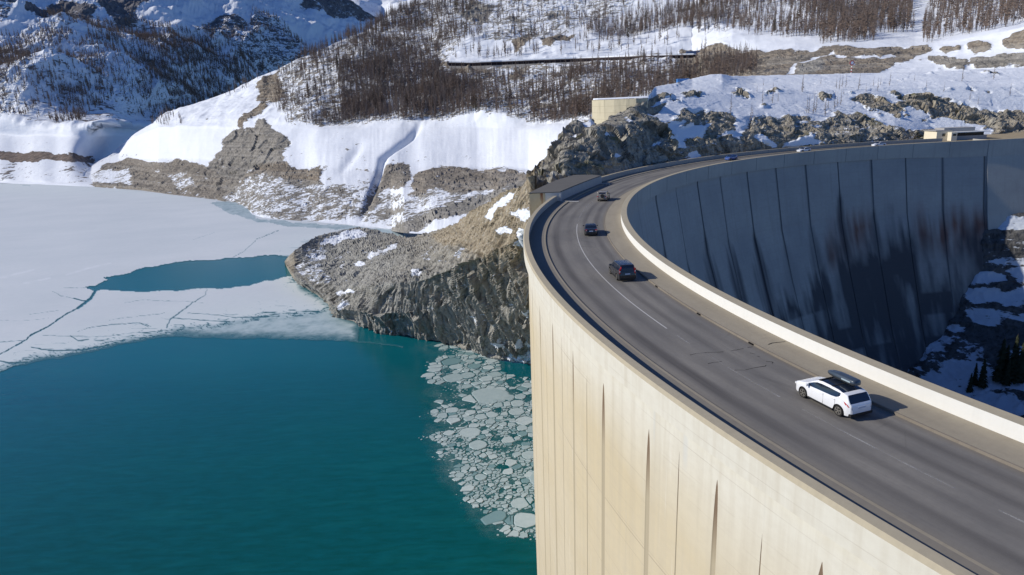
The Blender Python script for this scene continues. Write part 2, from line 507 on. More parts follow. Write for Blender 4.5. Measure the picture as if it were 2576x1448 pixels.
# crest band: overhanging beam above the downstream wall, cut by joints
def crest_band():
    JB = [88.39, 93.73, 99.17, 104.74, 110.04, 115.7, 121.32, 126.93, 132.2, 137.68, 143.2, 148.8, 154.4, 160, 166, 172, 178, 184, 190, 196, 202, 208, 214, 220]
    ths = set(np.round(np.arange(TH0, TH1, .4), 3))
    for j in JB: ths = {a for a in ths if abs(a - j) > .1}
    for j in JB: ths |= {j - .05, j - .02, j + .02, j + .05}
    ths = np.array(sorted(ths))
    jd = np.min(np.abs(ths[:, None] - np.array(JB)[None, :]), 1)
    g = np.where(jd < .03, .12, 0)
    bb = band_bottom(ths)
    t_ = np.radians(ths)
    rows = []
    for r, z in ((RH + g, ZQ + 0 * ths - .03), (RH + g, .5 * (ZQ + bb)), (RH + g, bb), (131.2 + 0 * g, bb)):
        rows.append(np.stack([CX + r * np.cos(t_), CY + r * np.sin(t_), z + 0 * r], -1))
    V = []; Fs = []; U = []; off = 0
    for a, b in ((0, 1), (1, 2), (2, 3)):
        for q in (a, b):
            V.append(rows[q]); U.append(np.stack([t_ * 140, np.full_like(t_, 129), rows[q][:, 2]], -1))
        Fs.append(grid_faces(2, len(ths), off)); off += 2 * len(ths)
    o = mesh_np('crest_band', np.vstack(V), np.vstack(Fs), M_BAND, None, False, None, {'uvw': np.vstack(U)})
    dam_child(o)
crest_band()

# parapets
up = arc_strip('upstream_parapet', [(RA - .05, -.55), (RA - .02, ZP - .22), (RA - .16, ZP), (RB, ZP), (RB + .04, ZK), (RB + .04, -.6), (143.5, -.6)],
               90.8, TH1, [M_PARA, M_INNER, M_UP], None, .4, True, True, [2, 0, 0, 1, 1, 2, 2])
dam_child(up)
dn = arc_strip('downstream_parapet', [(RG, ZK - .3), (RG, ZQ), (RH, ZQ), (RH + .02, ZQ - .06)], TH0, TH1, [M_WHITE, M_PARA],
               None, .4, False, True, [0, 1, 1])
dam_child(dn)
# small steel boxes fixed on the white parapet face
mbx = plain('grey_box_metal', (.42, .43, .42), .5, .3)
for th in (191.5, 199.2):
    b = MB(); b.box((0, 0, 0), (.13, .34, .26), 0)
    b.box((.075, 0, .02), (.03, .28, .16), 0)
    o = b.build('junction_box', [mbx], None)
    x, y, z = AP(th, RG + .07, .80); o.location = (x, y, z); o.rotation_euler = (0, 0, math.radians(th))
    o.parent = dn; o.matrix_parent_inverse = dam_inv.copy()

# structure under the carriageway (closes the section)
core = arc_strip('crest_slab', [(RC + 2.1, -.05), (RC + 2.1, -3.0), (131.0, -3.0), (131.0, -.05)], TH0, TH1, M_BAND, None, .5, True)
dam_child(core)

# ---- road, walkway, pavement
t = NT('asphalt'); v = t.coord('uvw')
sep = t.n('SeparateXYZ'); t.put(sep.inputs[0], v); rr = sep.outputs[1]
lon = t.noise(t.map(v, (.07, 2.2, 1)), 1, 5, .6); lon2 = t.noise(t.map(v, (.25, 7, 1)), 1, 4, .6)
fine = t.noise(t.map(v, (3, 3, 1)), 1, 6, .7); grit = t.noise(t.map(v, (14, 14, 1)), 1, 3, .7)
patch = t.noise(t.map(v, (.12, .35, 1)), 1, 3)
c = t.mix(t.ramp(patch, .35, .65), C4(.218, .204, .182), C4(.160, .152, .142))
def track(r0, w, s):
    global c
    d = t.math('ABSOLUTE', t.math('SUBTRACT', t.math('ADD', rr, t.math('MULTIPLY', t.math('SUBTRACT', lon, .5), .5)), r0))
    c = t.mix(t.math('MULTIPLY', t.ramp(d, w, w * .25), t.math('MULTIPLY', t.ramp(t.noise(t.map(v, (.035, .5, 1)), 1, 3), .25, .65), s)), c, C4(.068, .062, .060))
track(140.0, .75, .95); track(138.1, .6, .42); track(135.95, .55, .6); track(134.3, .6, .75)
c = t.mix(t.math('MULTIPLY', t.ramp(lon, .5, .75), .28), c, C4(.185, .172, .15))
c = t.mix(t.math('MULTIPLY', t.ramp(lon2, .5, .8), .3), c, C4(.09, .085, .085))
edge = t.ramp(rr, 140.5, 141.2)
c = t.mix(t.math('MULTIPLY', edge, .7), c, C4(.20, .182, .155))
c = t.mix(t.math('MULTIPLY', t.ramp(rr, 133.6, 133.1), .6), c, C4(.19, .165, .13))
c = t.mix(t.math('MULTIPLY', t.ramp(fine, .4, .8), .25), c, C4(.085, .08, .078))
c = t.mix(t.math('MULTIPLY', t.ramp(grit, .5, .8), .25), c, C4(.22, .21, .2))
vc = t.voro(t.map(v, (.14, .33, 1)), 1, 'DISTANCE_TO_EDGE')
crk = t.math('MULTIPLY', t.math('LESS_THAN', vc, .006), t.ramp(t.noise(t.map(v, (.05, .12, 1)), 1, 2), .5, .6))
c = t.mix(t.math('MULTIPLY', crk, .3), c, C4(.03, .03, .03))
t.bump(grit, .15, .02)
M_ROAD = t.set(c, .82, 0, .3)
road = arc_strip('road', [(RC, 0.0), (RE, 0.0)], TH0 - .2, TH1, M_ROAD, None, .3, False)
tag(road, kind='structure')
wk = arc_strip('walkway', [(RB + .04, ZK), (RC + .22, ZK), (RC + .22, ZK + .0), (RC, ZK - .01), (RC, -.02)], 90.8, TH1, [M_WALK, M_SIDE], None, .3, False, True, [0, 1, 1, 1])
tag(wk, kind='structure')
pv = arc_strip('pavement', [(RE, -.02), (RE - .03, ZK), (RE - .13, ZK), (RG, ZK + .02)], TH0, TH1, [M_KERB, M_SIDE], None, .3, False, True, [0, 0, 1])
tag(pv, kind='structure')
# drain slots in the kerb
for th in (187.6, 191.6, 194.9, 198.0, 203.9, 184.0):
    b = MB(); b.box((0, 0, 0), (.16, .55, .10))
    o = b.build('drain_slot', [M_BLACK], None)
    x, y, z = AP(th, RE - .02, .062); o.location = (x, y, z); o.rotation_euler = (0, 0, math.radians(th)); dam_child(o)

# lane line: worn paint that comes and goes
t = NT('worn_paint'); v = t.coord('uvw')
w1 = t.noise(t.map(v, (.5, 3, 1)), 1, 4, .6); w2 = t.noise(t.map(v, (6, 9, 1)), 1, 4, .7)
al = t.math('MULTIPLY', t.math('MULTIPLY', t.ramp(w1, .38, .62), .75), t.ramp(w2, .25, .55))
M_LINE = t.set(C4(.42, .41, .39), .8, 0, .2); t.put(t.b.inputs['Alpha'], al)
segs = [(166, 171), (193.3, 194.2), (195.0, 198.4), (199.2, 203.0), (203.8, 206.9), (207.6, 230), (100, 165)]
V = []; Fs = []; U = []; off = 0
for a, b in segs:
    ths = np.radians(np.linspace(a, b, max(3, int((b - a) / .3))))
    for r in (RD + .055, RD - .055):
        V.append(np.stack([CX + r * np.cos(ths), CY + r * np.sin(ths), np.full_like(ths, .005)], -1)); U.append(np.stack([ths * 140, np.full_like(ths, r), 0 * ths], -1))
    Fs.append(grid_faces(2, len(ths), off)); off += 2 * len(ths)
o = mesh_np('lane_marking', np.vstack(V), np.vstack(Fs), M_LINE, None, False, None, {'uvw': np.vstack(U)}); tag(o, kind='structure')
t = NT('road_paint'); v = t.coord('uvw'); w1 = t.noise(t.map(v, (.5, 3, 1)), 1, 4, .6); w2 = t.noise(t.map(v, (6, 9, 1)), 1, 4, .7)
M_LINE2 = t.set(C4(.46, .45, .43), .8, 0, .2); t.put(t.b.inputs['Alpha'], t.math('MULTIPLY', t.ramp(w1, .20, .40), t.ramp(w2, .15, .4)))
o = arc_strip('lane_marking', [(RD + .055, .005), (RD - .055, .005)], 172, 192.6, M_LINE2, None, .3, False); tag(o, kind='structure')

# cracks across the carriageway
M_CRACK = plain('crack_tar', (.028, .026, .026), .9, spec=.1)
def on_road(pts):            # measuring-crop points laid on the road
    return [Wz(px, py, .005) for px, py in pts]
cRoad = crop(2500, 1180, 4.022)
cracks = [[(350, 612), (450, 590), (575, 575), (600, 580)], [(620, 742), (730, 722), (825, 708)], [(1020, 838), (1180, 838), (1300, 810), (1490, 778), (1510, 765)],
          [(975, 548), (1060, 535), (1160, 515)], [(1215, 498), (1300, 490)], [(1260, 580), (1345, 598)], [(1370, 625), (1410, 640)], [(1490, 706), (1600, 718), (1595, 740)], [(570, 575), (860, 565)]]
b = MB()
for cl in cracks:
    P_ = [Vector(p) for p in on_road(cRoad(cl))]
    for p0, p1 in zip(P_[:-1], P_[1:]):
        k = max(1, int((p1 - p0).length / .35)); prev = None
        for i in range(k + 1):
            q = p0.lerp(p1, i / k); q = q + Vector((random.uniform(-.03, .03), random.uniform(-.03, .03), 0))
            dr = (p1 - p0).normalized(); nn = Vector((-dr.y, dr.x, 0)) * random.uniform(.012, .04)
            if prev: b.add([prev[0], prev[1], q + nn, q - nn], [[0, 1, 2, 3]])
            prev = (q - nn, q + nn)
o = b.build('road_cracks', [M_CRACK]); tag(o, kind='structure')
b = MB()
P_ = [Wz(px, py, ZK + .028) for px, py in cRoad([(1530, 452), (1590, 430), (1700, 418), (1790, 410)])]
for p0, p1 in zip(P_[:-1], P_[1:]):
    p0, p1 = Vector(p0), Vector(p1); dr = (p1 - p0).normalized(); nn = Vector((-dr.y, dr.x, 0)) * .035
    b.add([p0 - nn, p0 + nn, p1 + nn, p1 - nn], [[3, 2, 1, 0]])
o = b.build('pavement_crack', [M_CRACK]); tag(o, kind='structure')

# abutment block that carries on to the right of the arch
def abutment():
    t_ = math.radians(88.35); dx, dy = .9985, .055      # tangent heading away from the arch
    zs = np.concatenate([[ZQ], np.arange(0, -70, -2.0)])
    ls = np.linspace(0, 75, 40)
    V = np.zeros((len(zs), len(ls), 3)); U = V.copy()
    for i, z in enumerate(zs):
        r = RH + .02 if z > -3.6 else min(RH, float(rdown(z)) - .5) if z < -22 else RH - .25
        if -22 <= z <= -3.6: r = np.interp(z, [-22, -3.6], [float(rdown(-22)) - .5, RH])
        for j, l in enumerate(ls):
            V[i, j] = (CX + r * math.cos(t_) + dx * l, CY + r * math.sin(t_) + dy * l, z); U[i, j] = (l + 300, r, z)
    # side face at the arch, and the top
    side = np.array([[V[i, 0], V[i, 0] + np.array([math.cos(t_), math.sin(t_), 0]) * 8] for i in range(len(zs))])
    top = np.array([V[0], V[0] + np.array([math.cos(t_), math.sin(t_), 0]) * .9, V[0] + np.array([math.cos(t_), math.sin(t_), -1.0]) * 1.0])
    top[2] = top[1] + np.array([0, 0, -1.05])
    VV = np.vstack([V.reshape(-1, 3), side.reshape(-1, 3), top.reshape(-1, 3)])
    UU = np.vstack([U.reshape(-1, 3), side.reshape(-1, 3), np.stack([top[..., 0] + 500, top[..., 1], top[..., 2]], -1).reshape(-1, 3)])
    o1 = len(zs) * len(ls); o2 = o1 + len(zs) * 2
    Fs = np.vstack([grid_faces(len(zs), len(ls)), grid_faces(len(zs), 2, o1), grid_faces(3, len(ls), o2)])
    M_ = [0] * ((len(zs) - 1) * (len(ls) - 1)) + [0] * (len(zs) - 1) + [1] * (2 * (len(ls) - 1))
    o = mesh_np('abutment_block', VV, Fs, [M_BAND, M_PARA], None, False, M_, {'uvw': UU})
    dam_child(o)
abutment()
# forecourt behind the abutment
fc = MB(); 
fc.add([(148, 211.5, -.03), (225, 205, -.03), (260, 300, -.03), (150, 262, -.03), (138, 235, -.03), (138, 212, -.03)], [[0, 1, 2, 3, 4, 5]])
o = fc.build('forecourt', [plain('forecourt_gravel', (.33, .27, .18), .95, spec=.1, var=.3, scale=.6)]); tag(o, kind='structure')

# ---- flat-roofed intake house on the upstream side
M_TAN = plain('intake_concrete', (.50, .41, .27), .9, spec=.1, var=.2, scale=.5)
t = NT('intake_wall'); v = t.coord()
st = t.noise(t.map(v, (1.5, 1.5, .12)), 1, 5); fn = t.noise(v, 1.5, 5)
sep = t.n('SeparateXYZ'); t.put(sep.inputs[0], v)
c = t.mix(fn, C4(.47, .38, .25), C4(.58, .49, .34))
c = t.mix(t.math('MULTIPLY', t.ramp(st, .52, .66), t.ramp(sep.outputs[2], -3.5, .5)), c, C4(.22, .09, .045))
M_TANW = t.set(c, .9, 0, .1)
M_ROOF = plain('grey_roof_felt', (.135, .13, .122), .95, spec=.1, var=.15, scale=.35)
M_PALE = plain('pale_concrete', (.50, .49, .47), .85, spec=.2, var=.1, scale=1.0)
house = empty('intake_house', (10, 135, 0))
tag(house, 'low flat roofed concrete intake house set into the outer parapet beside the brown rock', 'building')
hinv = Matrix.Translation(-Vector((10, 135, 0)))
outline = [(9.62, 123.9), (12.2, 130.2), (14.9, 136.4), (17.6, 142.4), (20.45, 148.3), (19.0, 151.0), (15.1, 152.0), (10.5, 143.4), (7.2, 134.0), (3.95, 124.0)]
ZR = 1.75
b = MB(); n = len(outline)
inset = [(x + (11.5 - x) * .0, y) for x, y in outline]
b.add([(x, y, ZR - .02) for x, y in outline] + [(x, y, -34) for x, y in outline], [[i, i + n, (i + 1) % n + n, (i + 1) % n] for i in range(n)])
o = b.build('wall', [M_TANW]); o.parent = house; o.matrix_parent_inverse = hinv
b = MB()
cx_, cy_ = 12, 138
ro = [(x + (x - cx_) * .02, y + (y - cy_) * .012) for x, y in outline]
b.add([(x, y, ZR + .14) for x, y in ro] + [(x, y, ZR - .02) for x, y in ro], [list(range(n))] + [[i, i + n, (i + 1) % n + n, (i + 1) % n] for i in range(n)] + [list(range(n, 2 * n))[::-1]])
o = b.build('roof', [M_ROOF]); o.parent = house; o.matrix_parent_inverse = hinv
b = MB()                 # pale road-side wall with returns at both ends
for i in range(4):
    p0, p1 = outline[i], outline[i + 1]
    b.bar((p0[0] + .06, p0[1] - .05, .9), (p1[0] + .06, p1[1] - .05, .9), .12, 1.62)
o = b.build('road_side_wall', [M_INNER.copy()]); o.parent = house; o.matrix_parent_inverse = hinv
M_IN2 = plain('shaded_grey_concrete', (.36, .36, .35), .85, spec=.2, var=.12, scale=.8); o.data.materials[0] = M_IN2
for nm, (x0, y0), (x1, y1) in (('near_return', (9.75, 123.75), (6.9, 123.8)), ('far_return', (20.6, 148.5), (19.6, 150.4))):
    b = MB(); b.bar((x0, y0, .92), (x1, y1, .92), .3, 1.6)
    b.bar((x0, y0, .75), (x0 + .02, y0 - .01 - .35, .75), .32, 1.5)
    o = b.build('end_wall', [M_PALE]); o.parent = house; o.matrix_parent_inverse = hinv
b = MB()                 # threshold kerb stones running out to the road
b.bar((9.75, 123.5, .14), (12.9, 122.2, .14), .16, .16); o = b.build('kerb_stone', [M_PALE]); o.parent = house; o.matrix_parent_inverse = hinv
b = MB(); b.bar((20.7, 148.0, .14), (22.4, 146.8, .14), .16, .16); o = b.build('kerb_stone', [M_SIDE]); o.data.materials[0] = M_PALE; o.parent = house; o.matrix_parent_inverse = hinv

# ---- white control building at the far end
def at_depth(px, py, y):
    rx, ry, s = rayT(px, py); d = y / float(ry); return Vector((float(rx) * d, y, CAMH + float(s) * d))
cB = crop(3400, 400, 5.79)
pL = at_depth(*cB([(640, 690)])[0], 229); pR = at_depth(*cB([(1745, 740)])[0], 229)
bx, wB = pL.x, pR.x - pL.x
M_CREAM = plain('cream_render', (.72, .66, .52), .8, spec=.2, var=.06, scale=.5)
M_GLASSD = plain('dark_glass', (.02, .024, .03), .08, 0, .6)
M_FASCIA = plain('white_fascia', (.76, .76, .74), .6, var=.05)
M_GREY = plain('grey_panel', (.34, .33, .32), .8, var=.1)
bld = empty('control_building', (bx + wB / 2, 232, 0)); tag(bld, 'small cream flat roofed control building with ribbon window at the far road end', 'building')
binv = Matrix.Translation(-Vector((bx + wB / 2, 232, 0)))
def bp(b, name, mt):
    o = b.build(name, mt); o.parent = bld; o.matrix_parent_inverse = binv; return o
b = MB(); b.box((bx + 2.6, 232.4, 1.55), (5.2, 7, 3.3)); b.box((bx + 4.55, 228.2, 1.2), (1.9, 3.0, 3.1)); bp(b, 'wall', [M_CREAM])
b = MB(); b.box((bx + 5.3 + (wB - 5.6) / 2, 232.2, .6), (wB - 5.6, 6.4, 1.4)); bp(b, 'wall', [M_GREY])
b = MB(); b.box((bx + 5.3 + (wB - 6.4) / 2, 232.3, 1.85), (wB - 6.6, 6.0, 1.15)); w_ = bp(b, 'window', [M_GLASSD])
for k in range(5):
    b = MB(); b.box((bx + 6.2 + k * 2.5, 229.27, 1.85), (.10, .08, 1.15))
    o = b.build('mullion', [M_GREY]); o.parent = w_; o.matrix_parent_inverse = binv
b = MB(); b.box((bx + 5.2 + (wB - 5.2) / 2, 232.0, 2.55), (wB - 4.8, 7.4, .24)); bp(b, 'fascia', [M_FASCIA])
b = MB(); b.box((bx + 9.0, 233.6, 3.3), (10.5, 5.0, 1.25)); b.box((bx + 2.4, 232.6, 3.28), (5.6, 7.4, .2)); bp(b, 'roof', [M_GREY])
b = MB(); b.box((bx + 2.4, 228.86, 1.9), (1.0, .08, .9)); bp(b, 'window', [M_GLASSD])
b = MB(); b.box((bx + 4.6, 226.67, 1.9), (1.1, .06, .6)); bp(b, 'name_plate', [M_GLASSD])

# ================================================================ TERRAIN
WZ = -60.0
def curve(pts, px):
    pts = sorted(pts); xs = [p[0] for p in pts]; ys = [p[1] for p in pts]
    py = np.interp(px, xs, ys)
    if pts[0][2] == 'w':
        return Wz(px, py, WZ)
    return W(px, py, np.interp(px, xs, [p[2] for p in pts]))

def smooth_rows(P, k):
    for _ in range(k):
        Q = P.copy(); Q[1:-1] = (P[:-2] + 2 * P[1:-1] + P[2:]) / 4; P = Q
    return P

def warp_xy(px, py, a=1.0, seed=50):
    wx = px + a * (9 * vn(px / 34, py / 15, 0, seed) + 4 * vn(px / 11, py / 5, 0, seed + 1) + 1.8 * vn(px / 4, py / 2, 0, seed + 2))
    wy = py + a * (4 * vn(px / 30, py / 15, 3, seed + 3) + 2 * vn(px / 9, py / 5, 5, seed + 4) + 1.0 * vn(px / 4, py / 2, 7, seed + 5))
    return wx, wy

def build_layer(name, px, rows, nsub, disp, paint, mat, skirt=(1.12, -25), sm=3, kind='structure', flat_at=.35):
    """rows: (n,3) world curves ordered bottom to top; nsub: subdivisions between consecutive rows"""
    P = [rows[0][None]]
    for a, b, n in zip(rows[:-1], rows[1:], nsub):
        t = (np.arange(1, n + 1) / n)[:, None, None]
        P.append(a[None] * (1 - t) + b[None] * t)
    P = np.concatenate(P)
    P = smooth_rows(P, sm)
    tx, ty = projT(P)
    wx, wy = warp_xy(tx, ty)
    att = paint(tx, ty, wx, wy, P)
    # surface normals
    du = np.gradient(P, axis=1); dv = np.gradient(P, axis=0)
    N = np.cross(du, dv); N /= np.linalg.norm(N, axis=-1, keepdims=True) + 1e-9
    N *= np.sign(N[..., 2:3] + 1e-6)
    D = disp(P, tx, ty, att, N)
    P = P + D
    s = P[-1].copy(); h = np.hypot(s[:, 0], s[:, 1])[:, None]
    s = s * [1, 1, 0] * skirt[0] + np.stack([0 * h[:, 0], 0 * h[:, 0], s[:, 2] + skirt[1]], -1)
    P = np.concatenate([P, s[None]])
    A = {}
    for k, v in att.items(): A[k] = np.concatenate([v, v[-1:]]).ravel()
    nr, nc = P.shape[:2]
    Fq = grid_faces(nr, nc)
    rk = A['bare'][Fq].mean(1)
    o = mesh_np(name, P.reshape(-1, 3), Fq, mat, None, True, None, A, smask=rk < flat_at)
    tag(o, kind=kind)
    return P[:-1], tx, ty, att

def mat_terrain(name, sc, strata=0, snowc=(.76, .79, .84), grey=(.265, .26, .235), dark=(.10, .096, .085), tanc=(.43, .365, .25), earth=(.29, .225, .15), bump=.5, bd=.4, speck=1.0):
    """sc: size of the finest patches in metres"""
    t = NT(name); v = t.coord()
    n1 = t.noise(t.map(v, (1 / (6 * sc), 1 / (6 * sc), 1 / (2.2 * sc))), 1, 5, .6)
    n2 = t.noise(t.map(v, (1 / (1.6 * sc), 1 / (1.6 * sc), 1 / (.55 * sc))), 1, 5, .65)
    n3 = t.noise(t.map(v, (1 / sc, 1 / sc, 1 / (3 * sc))), 1, 5, .7)
    bare = t.attr('bare')
    nz = t.math('ADD', t.math('MULTIPLY', n1, .45), t.math('MULTIPLY', n2, .55))
    nz = t.math('ADD', .5, t.math('MULTIPLY', t.math('SUBTRACT', nz, .5), 2.3 * speck))
    f = t.math('SUBTRACT', bare, nz)
    m_ = t.ramp(f, -.04, .06)
    vr = t.voro(t.map(v, (1 / (2.2 * sc), 1 / (2.2 * sc), 1 / (3.5 * sc))), 1)
    rock = t.mix(t.ramp(n1, .32, .68), C4(*grey), C4(*[x * 1.45 for x in grey]))
    tn = t.mix(t.ramp(n2, .3, .7), C4(*tanc), C4(*earth))
    rock = t.mix(t.attr('tan'), rock, tn)
    rock = t.mix(t.math('MULTIPLY', t.ramp(n3, .50, .64), .78), rock, C4(*dark))
    rock = t.mix(t.math('MULTIPLY', t.ramp(n3, .46, .34), .6), rock, C4(*[x * 1.9 for x in grey]))
    rock = t.mix(t.math('MULTIPLY', t.attr('moss'), t.ramp(n1, .4, .6)), rock, C4(.13, .125, .05))
    if strata:
        s1_ = t.noise(t.map(v, (.004, .004, .55)), 1, 5, .7)
        rock = t.mix(t.math('MULTIPLY', t.ramp(s1_, .50, .60), strata), rock, C4(*[x * .55 for x in grey])); rock = t.mix(t.math('MULTIPLY', t.ramp(s1_, .47, .40), strata), rock, C4(*[x * 1.5 for x in grey]))
    sn = t.mix(t.ramp(n1, .3, .8), C4(*snowc), C4(*[x * .95 for x in snowc]))
    c = t.mix(m_, sn, rock)
    h = t.math('ADD', t.math('MULTIPLY', n3, t.math('ADD', t.math('MULTIPLY', m_, .9), .06)), t.math('MULTIPLY', t.math('MULTIPLY', t.math('SUBTRACT', 1.0, m_), n2), .28))
    t.bump(h, bump, bd * sc)
    return t.set(c, t.math('ADD', t.math('MULTIPLY', m_, .3), .6), 0, .15)

def paint_polys(wx, wy, base, tan0, polys):
    """polys: (bare value, tan value or None, polygon)"""
    c = base.astype(float).copy(); tn = tan0.astype(float).copy()
    for val, tv, pg in polys:
        xs = [q[0] for q in pg]; ys = [q[1] for q in pg]
        bb = (wx > min(xs)) & (wx < max(xs)) & (wy > min(ys)) & (wy < max(ys))
        if not bb.any(): continue
        ins = np.zeros(wx.shape, bool); ins[bb] = pip(wx[bb], wy[bb], pg)
        c[ins] = val
        if tv is not None: tn[ins] = tv
    return c, tn

def blur(a, k=1):
    for _ in range(k):
        b = a.copy(); b[1:-1] = (a[:-2] + 2 * a[1:-1] + a[2:]) / 4; a = b
        b = a.copy(); b[:, 1:-1] = (a[:, :-2] + 2 * a[:, 1:-1] + a[:, 2:]) / 4; a = b
    return a

# ---------------------------------------------------------------- near rocky hill and headland
px1 = np.concatenate([np.arange(716, 1345, 1.6), np.arange(1345, 2760, 2.3)])
R0a = [(716, 662, 'w'), (724, 678, 'w'), (740, 705, 'w'), (790, 737, 'w'), (815, 757, 'w'), (831, 778, 'w'), (845, 795, 'w'), (870, 806, 'w'), (950, 834, 'w'), (1080, 854, 'w'),
       (1150, 874, 'w'), (1200, 892, 'w'), (1240, 907, 'w'), (1335, 917, 'w'), (1350, 919, 'w')]
R0b = [(1350, 760, 160), (1420, 520, 146), (1515, 462, 162), (1633, 432, 184), (1717, 418, 199), (1801, 409, 213), (1884, 398, 226), (1967, 392, 237), (2147, 377, 255), (2263, 370, 264), (2340, 362, 288), (2378, 360, 296), (2480, 360, 302), (2576, 368, 308), (2760, 375, 312)]
def two(a, b, x0=1335, x1=1352):
    A_, B_ = curve(a, px1), curve(b, px1)
    w_ = np.clip((px1 - x0) / (x1 - x0), 0, 1)[:, None]
    return A_ * (1 - w_) + B_ * w_
r0 = two(R0a, R0b)
r1 = curve([(716, 661, 345), (740, 690, 316), (790, 724, 293), (850, 775, 256), (950, 792, 229), (1080, 782, 212), (1200, 765, 190), (1300, 745, 165), (1335, 740, 158), (1345, 640, 142), (1420, 440, 156), (1500, 400, 170), (1600, 385, 187), (1700, 372, 202), (1800, 364, 217), (2000, 350, 242), (2250, 335, 270), (2340, 336, 294), (2576, 340, 316), (2760, 345, 320)], px1)
r2 = curve([(716, 660, 348), (740, 665, 335), (850, 720, 278), (950, 720, 236), (1080, 700, 208), (1200, 652, 176), (1300, 600, 149), (1335, 560, 138), (1345, 545, 140), (1420, 392, 166), (1500, 335, 182), (1600, 312, 199), (1700, 303, 215), (1800, 297, 232), (2000, 290, 260), (2300, 285, 304), (2576, 290, 334), (2760, 295, 338)], px1)
r3 = curve([(716, 659, 350), (740, 650, 345), (850, 640, 340), (950, 645, 290), (1080, 645, 240), (1200, 588, 200), (1300, 530, 160), (1335, 480, 154), (1345, 470, 155), (1420, 362, 180), (1500, 326, 194), (1545, 302, 202), (1600, 276, 210), (1700, 245, 240), (2000, 228, 290), (2576, 218, 354), (2760, 215, 362)], px1)
r4 = curve([(716, 658, 352), (730, 640, 352), (740, 630, 352), (760, 616, 356), (800, 594, 380), (870, 575, 395), (905, 573, 398), (955, 583, 385), (1000, 597, 350), (1045, 600, 321), (1130, 573, 274), (1186, 536, 234), (1230, 510, 207), (1267, 491, 187), (1315, 469, 167), (1334, 436, 168), (1363, 410, 184), (1400, 366, 188), (1440, 318, 202), (1487, 304, 203), (1500, 316, 204), (1520, 314, 205), (1542, 292, 208), (1567, 279, 211), (1595, 266, 214), (1625, 250, 218), (1650, 216, 250), (1700, 211, 262), (1740, 202, 280), (1765, 195, 285), (1790, 189, 290), (1815, 188, 292), (1840, 193, 300), (1900, 193, 320), (2000, 190, 335), (2143, 185, 352), (2300, 181, 365), (2576, 172, 385), (2760, 168, 395)], px1)
T1_TAN = [(1120, 575), (1186, 533), (1235, 508), (1330, 430), (1400, 360), (1400, 480), (1350, 520), (1345, 600), (1300, 640), (1235, 655), (1200, 640), (1140, 620), (1085, 600)]
